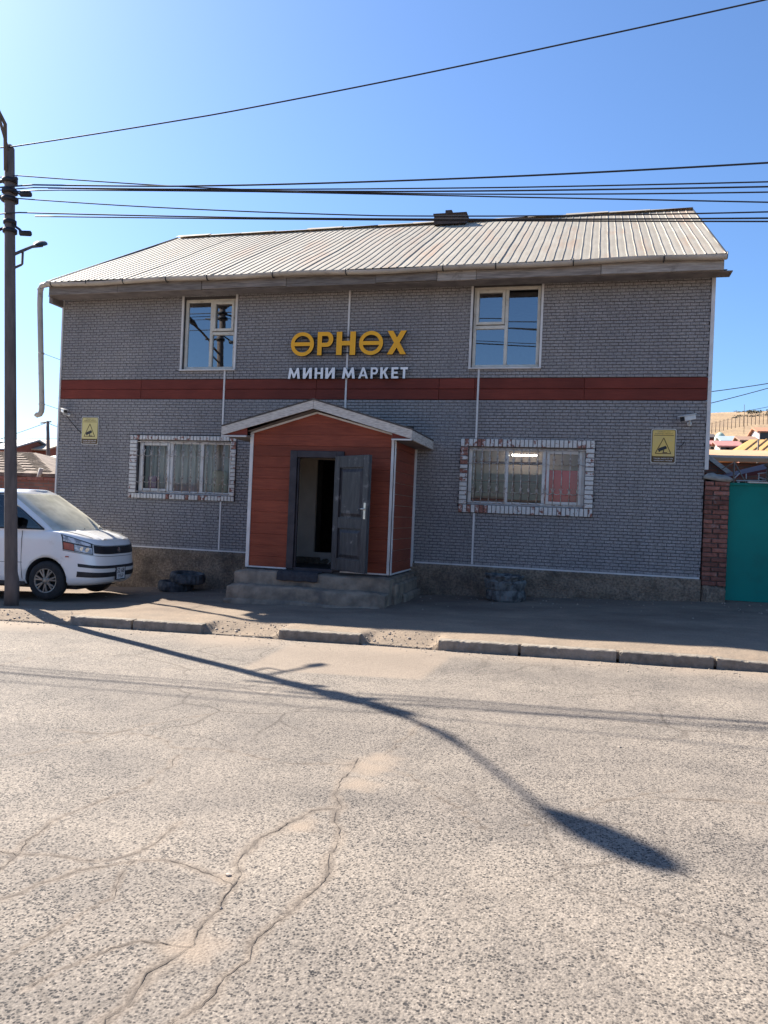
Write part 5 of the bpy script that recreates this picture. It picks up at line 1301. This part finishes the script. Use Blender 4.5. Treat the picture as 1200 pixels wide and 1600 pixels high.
# door seams, sill, mirror, wipers, hood seam, side marker
sm_ = MB()
for side in (-1, 1):
    for x in (-.46, -1.05, -2.32):
        pts = [(x+(.05 if x == -.46 and z < .6 else 0)*(.6-z)*2, side*(HW*1.0+.0005 if .4 < z < 1.02 else HW*.985+.0005), z) for z in np.linspace(.34, 1.15, 12)]
        if x == -.46: pts = [(q[0]-.0, q[1], q[2]) for q in pts]
        sm_.tube(pts, .0045, 5)
    sm_.tube([(-.44, side*(HW+.001), .62), (-2.4, side*(HW+.001), .60)], .004, 5)
    sm_.tube([(.40, side*(HW*.965), .60), (.62, side*(HW*.90), .60)], .003, 5)
for s in (-1, 1):
    pts = [Vector((x, s*yy, hood_z(x)+zz)) for x, yy, zz in ((.05, .70, .016), (.3, .655, .020), (.55, .60, .022), (.68, .56, .02))]; sm_.tube(pts, .0045, 5)
sm_.build('door_seam', M['black'], VAN)
bg_ = MB(); lpatch(bg_, .905, .915, 0, 9.6, .007, 2); lpatch(bg_, .672, .68, 0, 20.4, .006, 2); bg_.build('bonnet_gap', M['black'], VAN)
sill = MB()
for s in (-1, 1): sill.box(-2.42, -.40, s*HW*.9-.05, s*HW*.9+.05, .24, .30)
sill.build('sill', M['black'], VAN)
mk = MB(); 
for s in (-1, 1): mk.box(.36, .42, min(s*HW*1.0, s*(HW+.012)), max(s*HW*1.0, s*(HW+.012)), .735, .755)
mk.build('side_marker', M['amber'], VAN)
for s in (-1, 1):
    m_ = MB(); m_.box(-.66, -.52, s*.93-.08, s*.93+.08, 1.19, 1.40); bevel(m_.build('wing_mirror', M['black'], VAN), .03, 3)
    m_ = MB(); m_.beam((-.58, s*.80, 1.2), (-.58, s*.88, 1.24), .06, .05); m_.build('mirror_arm', M['black'], VAN)
wp = MB()
for y0, y1 in ((-.15, .45), (.35, .72)): wp.tube([Vector((.26, y0, 1.19)), Vector((.15, (y0+y1)/2, 1.245)), Vector((.10, y1, 1.25))], .008, 5)
wp.build('wiper', M['black'], VAN)
hs = MB()
for s in (0, 1):
    rows = []
    for t in np.linspace(0, 1, 10):
        x = .15+.62*t; y = .36-.02*t; z0 = hood_z(x)+.035*(1-(y/.8)**2)
        rows.append([Vector((x, (y-w_)*(-1 if s else 1), z0+h_)) for w_, h_ in ((-.07, -.008), (-.02, .012), (.02, .012), (.10, -.006))])
    hs.grid(rows)
hs.build('hood_crease', M['paint_white'], VAN)
pn_ = MB(); pn_.box(-3.3, .45, -.62, .62, .18, .30); pn_.build('underbody', M['black'], VAN)
def wheel(ax, s):
    c = (ax, s*.745, .328); t_ = MB()
    prof = [(.205, -.10), (.255, -.105), (.305, -.095), (.322, -.07), (.328, -.03), (.328, .03), (.322, .07), (.305, .095), (.255, .105), (.205, .10)]
    t_.lathe(prof, c, 'y', 40); wo = t_.build('wheel', M['rubber'], VAN)
    r_ = MB(); r_.lathe([(.212, -s*.0+.0), (.215, s*.085), (.205, s*.098), (.192, s*.088), (.188, s*.02), (.0, s*.01)], c, 'y', 36)
    r_.build('rim_barrel', M['black'], wo)
    sp = MB()
    for k in range(7):
        a = 2*math.pi*k/7+.2
        for da in (-.16, .16):
            p0 = Vector((c[0]+.055*math.cos(a), c[1]+s*.088, c[2]+.055*math.sin(a))); p1 = Vector((c[0]+.195*math.cos(a+da), c[1]+s*.082, c[2]+.195*math.sin(a+da))); sp.beam(p0, p1, .026, .030, up=(0, 1, 0))
    sp.lathe([(0, s*.100), (.034, s*.100), (.040, s*.09), (.066, s*.085), (.07, s*.03)], c, 'y', 24); sp.lathe([(.184, s*.075), (.188, s*.094), (.204, s*.100), (.213, s*.092)], c, 'y', 36)
    bevel(sp.build('rim', M['rim'], wo), .003)
for ax in (0, -2.82):
    for s in (-1, 1): wheel(ax, s)
VAN.location = VAN_POS; VAN.rotation_euler = (0, R_(-.6), VAN_ROT)

# ------------------------------------------------------------------ brick yard wall across the street (reflected in the shop windows)
# ------------------------------------------------------------------ yards and houses behind
def house(name, label, x0, x1, y0, y1, zb, ze, zr, wall, roof, over=.35, axis='x', win=(), cat='house', hip=0.0, thick=.10, winmat=None):
    T = thing(name, label, cat, ((x0+x1)/2, y0, zb)); w_ = MB(); w_.box(x0, x1, y0, y1, zb-2.0, ze)
    if axis == 'x':
        ym = (y0+y1)/2
        for xx in (x0, x1-.12):
            vs = [(xx+d, y, z) for d in (0, .12) for y, z in ((y0, ze), (y1, ze), (ym, zr-.08))]
            if not hip: w_.add(vs, [(0, 1, 2), (5, 4, 3), (0, 3, 4, 1), (1, 4, 5, 2), (2, 5, 3, 0)])
        lines = [[(x0-over, y0-over, ze), (x1+over, y0-over, ze), (x1+over-hip, ym, zr), (x0-over+hip, ym, zr)], [(x1+over, y1+over, ze), (x0-over, y1+over, ze), (x0-over+hip, ym, zr), (x1+over-hip, ym, zr)]]
        if hip: lines += [[(x1+over, y0-over, ze), (x1+over, y1+over, ze), (x1+over-hip, ym, zr)], [(x0-over, y1+over, ze), (x0-over, y0-over, ze), (x0-over+hip, ym, zr)]]
    elif axis == 'y':
        xm = (x0+x1)/2
        for yy in (y0, y1-.12):
            vs = [(x, yy+d, z) for d in (0, .12) for x, z in ((x0, ze), (x1, ze), (xm, zr-.08))]; w_.add(vs, [(0, 1, 2), (5, 4, 3), (0, 3, 4, 1), (1, 4, 5, 2), (2, 5, 3, 0)])
        lines = [[(x0-over, y0-over, ze), (x0-over, y1+over, ze), (xm, y1+over, zr), (xm, y0-over, zr)], [(x1+over, y1+over, ze), (x1+over, y0-over, ze), (xm, y0-over, zr), (xm, y1+over, zr)]]
    else:                                                                # single pitch falling to the front
        lines = [[(x0-over, y0-over, ze), (x1+over, y0-over, ze), (x1+over, y1+over, zr), (x0-over, y1+over, zr)]]
    w_.build('wall', wall, T); r_ = MB()
    for L in lines:
        n = len(L); vs = L+[(x, y, z+thick) for x, y, z in L]
        r_.add(vs, [tuple(range(n)), tuple(reversed(range(n, 2*n)))]+[(i, (i+1) % n, n+(i+1) % n, n+i) for i in range(n)])
    r_.build('roof', roof, T)
    for (u, v, ww, hh) in win:
        xx = x0+(x1-x0)*u; z = zb+(ze-zb)*v; f = MB()
        f.box(xx-ww/2-.08, xx+ww/2+.08, y0-.06, y0-.002, z-hh/2-.08, z+hh/2+.08); fo = f.build('window', M['pvc_w'], T)
        g = MB(); g.box(xx-ww/2, xx+ww/2, y0-.075, y0-.062, z-hh/2, z+hh/2); g.build('pane', M['autoglass'] if winmat is None else winmat, fo)
    return T
def brickwall_mat(name, c1, c2, cm, scale=1.0):
    m, nt, b = _nt(name); tc = nt.nodes.new('ShaderNodeTexCoord'); sp = nt.nodes.new('ShaderNodeSeparateXYZ'); nt.links.new(tc.outputs['Object'], sp.inputs[0])
    ad = _math(nt, 'ADD', sp.outputs['X'], b=sp.outputs['Y']); cb = nt.nodes.new('ShaderNodeCombineXYZ'); nt.links.new(ad, cb.inputs[0]); nt.links.new(sp.outputs['Z'], cb.inputs[1])
    br = nt.nodes.new('ShaderNodeTexBrick'); nt.links.new(cb.outputs[0], br.inputs['Vector']); br.inputs['Color1'].default_value = (*c1, 1); br.inputs['Color2'].default_value = (*c2, 1); br.inputs['Mortar'].default_value = (*cm, 1)
    br.inputs['Scale'].default_value = scale; br.inputs['Brick Width'].default_value = .26; br.inputs['Row Height'].default_value = .078; br.inputs['Mortar Size'].default_value = .010
    n = _noise(nt, 1.5, 6); f = _ramp(nt, n.outputs[0], [(.35, (.75,)*3), (.65, (1.12,)*3)]).outputs[0]
    nt.links.new(_mix(nt, br.outputs[0], f, mode='MULTIPLY', f=1.0), b.inputs['Base Color']); b.inputs['Roughness'].default_value = .9
    _bump(nt, b, br.outputs['Fac'], -.6, .012); return m
BW = brickwall_mat('red_brick_wall', (.30, .115, .075), (.22, .085, .06), (.15, .115, .095))
dark_win = pm('dark_opening', (.03, .03, .035), None, 5, .3, 0)
ow = thing('brick_wall', 'long red brick yard wall across the street reflected in the shop windows', 'wall', (0, -9.2, 0))
mb = MB(); mb.box(-26, 22, -9.45, -9.2, -.6, 2.55); mb.build('wall', BW, ow)
for k in range(48):
    mb = MB(); mb.box(-26+k+.01, -25+k-.01, -9.49, -9.16, 2.552, 2.63); mb.build('coping_stone', M['concrete'], ow)
# left: brick yard wall, shingled house, houses beyond
zt = WZ(750.5, 15.4, 55)
lw_ = thing('brick_wall', 'red brick yard wall behind the van beside the shop', 'wall', (-18, 15.4, -.2))
mb = MB(); mb.box(-40, XL-.85, 15.4, 15.65, -.4, zt); mb.build('wall', BW, lw_)
mb = MB()
for k in range(60):
    x = -40+k*.47; mb.box(x+.01, x+.46, 15.37, 15.68, zt+.002, zt+.07+.01*math.sin(k*2.3))
mb.build('coping', M['redbrick'], lw_)
def shingle_mat():
    m, nt, b = _nt('brown_shingle'); n = _noise(nt, 3.2, 3, .6, vec_scale=(1.0, 2.6, 1.0)); c = _ramp(nt, n.outputs[0], [(.42, (.13, .095, .07)), (.56, (.23, .175, .135))]).outputs[0]
    nt.links.new(c, b.inputs['Base Color']); b.inputs['Roughness'].default_value = .95; return m
shm = shingle_mat()
ya, yb_ = 19.0, 24.2; er = W(88, 746, ya-.3); rr_ = W(55, 712, (ya+yb_)/2)
H1 = house('house', 'house with a brown mottled shingle roof behind the red brick yard wall', -34, er.x-.3, ya, yb_, 0, er.z, rr_.z, BW, shm, .3, 'x', hip=er.x-rr_.x)
ct = MB()                                                                # shingle courses as real steps near the eave
r_o = [c for c in H1.children if c.name.startswith('roof')][0]
for k in range(1, 17):
    t0, t1 = (k-.0)/17, (k+.96)/17
    y0_, y1_ = ya-.3+(2.9)*t0, ya-.3+2.9*t1; z0_ = er.z+(rr_.z-er.z)*t0+.10; xr_ = er.x-(er.x-rr_.x)*t1
    n = int((xr_+34)/.9)
    for j in range(n):
        xa = xr_-(j+1)*.9; 
        if xa < -22: break
        ct.add([(xa+.01+(k % 2)*.4, y0_, z0_+.03), (xa+.88+(k % 2)*.0, y0_, z0_+.03), (xa+.88, y1_, z0_+.005+(rr_.z-er.z)*(t1-t0)), (xa+.01+(k % 2)*.4, y1_, z0_+.005+(rr_.z-er.z)*(t1-t0))], [(0, 1, 2, 3)])
ct.build('shingle', shm, r_o, kind='stuff')
mb = MB(); p = W(72, 750, 19.0); mb.tube([(p.x, 18.65, p.z-.1), (p.x+.1, 18.65, p.z+.32)], .06, 6)
tag(mb.build('offcut', M['whitewood']), 'pale scrap of board on the yard wall below the shingle roof', 'board')
redw = pm('red_brown_wall', (.24, .085, .06), (.19, .07, .05), 3, .9, .2)
def from_px(pxa, pxb, y, pye, pyr): a = W(pxa, pye, y); b = W(pxb, pye, y); return a.x, b.x, a.z, W((pxa+pxb)/2, pyr, y).z
x0, x1, ze, _ = from_px(33, 68, 46, 703.5, 690); zr_ = W(55, 689, 48.5).z
house('house', 'far red brick house with a tan sheet roof beside the wooden pole', x0, x1+.2, 46, 51, 1.5, ze, zr_, redw, pm('tan_sheet_roof', (.50, .41, .30), (.40, .32, .23), 1.5, .7, .2), .3, 'x', win=((.28, .78, .5, .55),), winmat=dark_win)
x0, x1, ze, _ = from_px(-8, 41, 44, 704, 690); zr_ = W(30, 689, 46.5).z
house('house', 'far red-walled house with a blue-grey sheet roof seen past the concrete pole', x0, x1-1.0, 43.5, 49, 1.5, ze, zr_, redw, pm('bluegrey_sheet_roof', (.26, .29, .33), (.21, .24, .28), 1.5, .6, .1), .2, 'x')
x0, x1, ze, _ = from_px(-60, 38, 70, 691, 685)
house('house', 'long dark flat-roofed building farthest behind the left houses', x0, x1, 70, 76, 2.5, ze, ze+.35, pm('dark_wall', (.07, .065, .07), None, 3, .9, .1), pm('black_roof', (.035, .035, .04), None, 3, .9, .1), .2, 'p')
x0, x1, ze, _ = from_px(77, 98, 52, 705, 691); zr_ = W(83.5, 691.5, 52).z
house('house', 'dark gabled house peeking out beside the shop corner', x0, x0+2.6, 52, 57, 1.5, ze, zr_, pm('dark_gable', (.12, .09, .075), None, 3, .9, .1), pm('brown_verge', (.20, .15, .12), None, 3, .9, .1), .25, 'y')
x0, x1, ze, _ = from_px(69, 98, 34, 716, 706); a = W(69, 713, 33); zr_ = W(90, 706, 35).z
sdr = thing('canopy', 'off-white tarpaulin canopy roof low beside the shop corner', 'canopy', (a.x+1, 34, 1)); mb = MB(); rows = []
for i in range(8):
    rows.append([(a.x+2.6*j/9, 33+2.5*i/7, a.z+(zr_-a.z)*(1-(1-j/9)**2)*(.75+.25*i/7)-.25*(i == 0)+.03*math.sin(j*1.9+i)) for j in range(10)])
mb.grid(rows); mb.grid([[(x, y, z-.04) for x, y, z in r] for r in rows]); mb.build('tarpaulin', pm('tarpaulin', (.60, .57, .48), (.48, .45, .38), 2, .7, .2), sdr)
mb = MB()
for dx in (.15, 2.4):
    for y in (33.1, 35.3): mb.tube([(a.x+dx, y, .2), (a.x+dx, y, a.z)], .05, 6)
mb.build('post', M['greywood'], sdr)
x0, x1, ze, _ = from_px(72, 98, 27, 731, 728)
house('shed', 'low brick shed with a pale sloping edge between shingle roof and shop', x0, x0+1.8, 27, 29.5, .3, ze, ze+.12, BW, pm('pale_edge_roof', (.50, .42, .36), None, 3, .8, .1), .12, 'p', cat='shed')
pa = W(76, 722, 40); pt_ = W(74.5, 658, 40)
up = thing('utility_pole', 'thin wooden pole with drooping wires far behind the van', 'utility pole', (pa.x, 40, .5))
mb = MB(); mb.tube([(pa.x, 40, .3), (pa.x-.02, 40, pa.z), (pt_.x, 40, pt_.z)], [.13, .12, .085], 10); mb.build('pole', M['pole'], up)
mb = MB(); mb.tube([(pt_.x-.5, 40, pt_.z-.12), (pt_.x+.25, 40, pt_.z-.03)], .04, 6); mb.build('cross_arm', M['greywood'], up)
def far_wire(a, b, ya, yb_, label, sag=.25, r=.02):
    p, q = W(*a, ya), W(*b, yb_); mb = MB(); mb.tube([p.lerp(q, t)-Vector((0, 0, sag*4*t*(1-t))) for t in np.linspace(0, 1, 14)], r, 5); tag(mb.build('wire', M['cable']), label, 'wire', 'wires between far poles')
far_wire((74, 660), (-160, 730), 40, 60, 'far wire running down left from the thin wooden pole')
far_wire((75, 661), (140, 672), 40, 60, 'far wire running right from the thin wooden pole behind the shop')
far_wire((-60, 684), (140, 683), 90, 90, 'distant wire low over the left roofs', .2, .03)
far_wire((1085, 615), (1290, 583), 60, 60, 'upper far wire over the hill right of the shop', .1, .03)
far_wire((1085, 636), (1300, 577), 60, 60, 'middle far wire over the hill right of the shop', .1, .028)
far_wire((1150, 645), (1300, 612), 70, 70, 'lowest far wire over the hill right of the shop', .1, .02)

# right: shed, orange roof, far houses, hill fence
x0, x1, ze, _ = from_px(1098, 1215, 20.5, 722, 710)
org = pm('orange_sheet_roof', (.55, .33, .18), (.46, .28, .155), 2, .7, .1)
house('shed', 'brick shed with a flat orange-tan roof behind the gate pillar', x0-.3, x1+.2, 21, 24, 1.2, W(1150, 721.5, 20.7).z, W(1150, 708.5, 24.3).z, BW, org, .3, 'p', cat='shed')
za = W(1103, 712, 18.6); zb2 = W(1129, 740, 18.6)
mb = MB(); mb.prism([(za.x-.6, zb2.z), (zb2.x+.05, zb2.z), (za.x-.05, za.z), (za.x-.6, za.z+.2)], 18.5, 19.9)
st_ = thing('lean_to', 'small dark brick lean-to with a pale sloping board beside the shop corner', 'lean-to', (za.x, 18.6, .5)); mb.build('wall', BW, st_)
mb = MB(); mb.beam((za.x-.1, 18.42, za.z+.06), (zb2.x+.15, 18.42, zb2.z-.02), .05, .09); mb.build('verge_board', M['whitewood'], st_)
mb = MB(); q0, q1 = W(1133, 746, 17.2), W(1215, 729, 17.2); mb.add([(q0.x, 17.2, q0.z), (q1.x, 17.2, q1.z), (q1.x, 18.3, q1.z+.14), (q0.x, 18.3, q0.z+.10), (q0.x, 17.2, q0.z-.05), (q1.x, 17.2, q1.z-.10), (q1.x, 18.3, q1.z+.06), (q0.x, 18.3, q0.z+.05)], [(0, 1, 2, 3), (7, 6, 5, 4), (0, 4, 5, 1), (1, 5, 6, 2), (2, 6, 7, 3), (3, 7, 4, 0)])
cn = thing('yard_canopy', 'dark red sloping canopy over the yard behind the green gate', 'canopy', (q0.x+.6, 17.7, .5)); mb.build('roof', pm('dark_red_sheet', (.15, .018, .014), (.11, .014, .011), 3, .6, .1), cn)
mb = MB()
for x in (q0.x+.15, q1.x-.1): mb.tube([(x, 18.2, .3), (x, 18.2, q0.z+.05)], .03, 6)
mb.box(q0.x+.2, q1.x, 18.25, 18.3, .5, q0.z-.02); mb.build('back_panel', pm('dark_green_board', (.05, .07, .06), (.035, .05, .045), 4, .8, .2), cn)
pv = M['trim']
fr1 = thing('pipe_frame', 'rusty A-shaped pipe frame standing behind the green gate', 'pipe frame', (W(1145, 755, 15.6).x, 15.6, .5)); mb = MB()
A1, A0, A2, A3 = W(1147.5, 722, 15.6), W(1145, 765, 15.6), W(1166, 756, 15.6), W(1128, 733, 15.6)
mb.tube([A0-Vector((0, 0, 1.2)), A0, A1], .016, 6); mb.tube([A1, A2, A2-Vector((0, 0, 1.2))], .013, 6); mb.tube([A1, A3], .010, 6); mb.build('pipe', pm('rusty_pipe', (.32, .24, .18), (.22, .15, .11), 12, .7, .1), fr1)
fr2 = thing('garden_bench_frame', 'pale painted timber frame pieces stacked behind the green gate', 'timber frame', (W(1180, 750, 15.5).x, 15.5, .5)); mb = MB()
for (a, b) in (((1148, 747), (1156, 739)), ((1166, 748), (1166, 740)), ((1185, 752), (1186, 741)), ((1184, 740), (1200, 738)), ((1186, 746), (1198, 749)), ((1150, 751), (1206, 751))):
    p, q = W(*a, 15.5), W(*b, 15.5); mb.beam(p, q, .014, .018)
p = W(1150, 752, 15.5); q = W(1198, 752, 15.5)
for x in (p.x+.05, q.x-.05): mb.beam((x, 15.55, .4), (x, 15.55, p.z), .04, .04)
mb.build('batten', M['trim'], fr2)
p = W(1203, 740, 15.3); pp_ = thing('pale_post', 'cream rendered post at the right edge behind the green gate', 'post', (p.x+.12, 15.3, .4)); mb = MB(); mb.box(p.x-.02, p.x+.25, 15.2, 15.5, .3, W(1200, 728, 15.3).z); mb.box(p.x-.05, p.x+.28, 15.17, 15.53, W(1200, 728, 15.3).z+.002, W(1200, 728, 15.3).z+.06); mb.build('post', pm('cream_render', (.58, .48, .36), None, 4, .9, .2), pp_)
# orange gabled roof house
yl, yh = 36, 44; e0, e1 = W(1136, 714, yl), W(1260, 714, yl); r0, r1 = W(1172, 686.5, 40), W(1290, 683, 40)
oh = thing('house', 'house with a big yellow-orange sheet roof behind the flat shed', 'house', (e0.x+3, 38, 2)); mb = MB()
def slab(mb, L, th=.12):
    n = len(L); vs = [tuple(p) for p in L]+[(p[0], p[1], p[2]-th) for p in L]; mb.add(vs, [tuple(range(n)), tuple(reversed(range(n, 2*n)))]+[(i, (i+1) % n, n+(i+1) % n, n+i) for i in range(n)])
slab(mb, [(e0.x, yl, e0.z), (e1.x, yl, e1.z), (r1.x, 40, r0.z), (r0.x, 40, r0.z)]); slab(mb, [(r0.x, 40.01, r0.z), (r1.x, 40.01, r0.z), (e1.x, yh, e0.z), (e0.x, yh, e0.z)])
mb.build('roof', pm('yellow_orange_sheet', (.62, .36, .12), (.55, .31, .10), 2, .6, .1), oh)
for k in range(1, 9): 
    mb = MB(); t = k/9; mb.beam((e0.x+(e1.x-e0.x)*t, yl, e0.z+.02), (r0.x+(r1.x-r0.x)*t, 40, r0.z+.02), .05, .05); mb.build('roof_seam', pm('seam_%d' % 0, (.45, .26, .09), None, 3, .6, 0) if k == 1 else bpy.data.materials['seam_0'], oh)
mb = MB(); mb.box(e0.x+.6, e1.x, yl+.4, yh-.4, 0, e0.z-.14); mb.build('wall', BW, oh)
p = W(1184, 712, 35.5); q = W(1185, 688, 35.5); mb = MB(); mb.tube([(p.x, 35.5, 1), p, q], .035, 6); tag(mb.build('thin_post', M['greywood']), 'thin bare post in front of the yellow-orange roof', 'post')
# far houses on the slope
def far_house(label, pa, pb_, y, pyb, pye, pyr, wall, roof, win=(), axis='x', depth=7, over=.4):
    a = W(pa, pye, y); b = W(pb_, pye, y); zb = W((pa+pb_)/2, pyb, y).z; zr = W((pa+pb_)/2, pyr, y+depth/2).z
    return house('house', label, a.x, b.x, y, y+depth, zb, a.z, zr, wall, roof, over, axis, win=win, thick=.2, winmat=dark_win)
wwall = pm('whitewash', (.55, .51, .46), (.48, .44, .40), 3, .9, .1); pinkr = pm('pink_red_sheet', (.46, .20, .17), (.38, .16, .14), 2, .7, .1)
far_house('far white house with a pink-red roof and dark windows below the hill', 1125, 1156, 105, 711, 699, 691.5, wwall, pinkr, ((.25, .5, 1.0, 1.2), (.55, .5, 1.1, 1.2), (.85, .5, .9, 1.2)))
far_house('far house with a pale blue-grey roof directly behind the pink-roofed one', 1130, 1158, 122, 697, 691, 683.5, wwall, pm('paleblue_sheet', (.36, .42, .44), (.30, .36, .38), 2, .5, .1))
far_house('far low house with a dull red roof beside the shop corner', 1098, 1124, 110, 707, 696, 690.5, pm('brown_wall', (.20, .14, .11), None, 3, .9, .1), pinkr, ((.75, .4, 1.2, .8),))
far_house('far white and pink house with an orange-red roof at the right edge', 1187, 1225, 120, 690, 676, 670.5, pm('pinkish_wall', (.55, .46, .44), None, 3, .9, .1), pm('orange_red_roof', (.50, .22, .12), None, 3, .7, .1), ((.22, .55, 1.3, 1.2), (.6, .55, 1.3, 1.2)))
far_house('far brown timber house just left of the yellow-orange roof', 1160, 1182, 115, 699, 690, 684, pm('brown_timber', (.18, .115, .08), None, 3, .9, .1), pm('brown_sheet', (.33, .20, .13), None, 3, .7, .1))
far_house('far small dark red house with a chimney below the hill', 1099, 1116, 135, 693, 685, 680, pm('dark_red_wall', (.17, .06, .05), None, 3, .9, .1), pm('dark_roof', (.09, .07, .065), None, 3, .8, .1))
p = W(1125, 686, 128); yu = thing('round_tent', 'pale green domed tent roof among the far houses', 'tent', (p.x, 128, p.z)); mb = MB(); mb.lathe([(2.0*.42, -1.5), (2.0*.42, .0), (.80, .25), (.55, .75), (.2, 1.0), (0, 1.05)], (p.x, 128, p.z), 'z', 20); mb.build('cover', pm('palegreen_cover', (.36, .46, .36), (.42, .50, .42), 2, .7, .1), yu)
rg2 = np.random.default_rng(3)
# fence climbing the hill, posts one by one
hf = thing('hill_fence', 'long post fence running up across the dry hillside', 'fence', (40, 260, 30)); wires = []
pm_post = pm('dark_post', (.10, .075, .055), None, 3, .9, .1)
for k in range(26):
    px = 1100+k*6.2; py = 668-18*math.sin(min(1, k/17)*math.pi/2)+(.25*max(0, k-15)); y = 255; p = W(px, py, y)
    mb = MB(); g = p.z; mb.tube([(p.x, y, g-2.5), (p.x, y, g+.95)], .09, 5); mb.build('post', pm_post, hf); wires.append((p.x, y, g+.55))
mb = MB(); mb.tube(wires, .035, 4); mb.build('rail', pm_post, hf)
tp = W(1163, 660, 300); tq = W(1163, 632, 300); mb = MB(); mb.tube([(tp.x, 300, tp.z-4), tp, tq], .08, 5); tag(mb.build('mast', pm_post), 'thin tall mast standing on the hillside above the fence', 'mast')
# scrub on the slope and dark trees along the crest
def clump(mb, c, r, n, flat=.6):
    for _ in range(n):
        d = Vector(rg2.normal(0, 1, 3)); d.normalize(); p = Vector([float(q) for q in c])+Vector((d.x*r, d.y*r, abs(d.z)*r*flat))*float(rg2.random()**.4); s = float(r*rg2.uniform(.12, .3)); a = Vector(rg2.normal(0, 1, 3)).normalized(); b_ = a.orthogonal().normalized()
        mb.add([p-a*s, p+b_*s, p+a*s, p-b_*s], [(0, 1, 2, 3)])
scr = MB()
for k in range(150):
    px = rg2.uniform(1095, 1300); py = rg2.choice([rg2.uniform(664, 676), rg2.uniform(672, 686), rg2.uniform(655, 668)]); y = rg2.uniform(190, 330) if py < 675 else rg2.uniform(140, 180); x = W(px, py, y).x
    clump(scr, (x, y, float(hill_z(np.array(x), np.array(y)))), rg2.uniform(.5, 1.6), 26)
scr.build('scrub', pm('dry_scrub', (.085, .075, .045), (.14, .11, .065), .5, .95, 0), kind='stuff')
wd = MB()
for k in range(170):
    px = 1148+rg2.random()*150; y = rg2.uniform(560, 700); x = W(px, 640, y).x; clump(wd, (x, y, float(hill_z(np.array(x), np.array(y)))), rg2.uniform(1.0, 2.4), 22, .8)
wd.build('far_wood', pm('far_dark_wood', (.075, .07, .045), (.11, .10, .06), .2, .95, 0), kind='stuff')
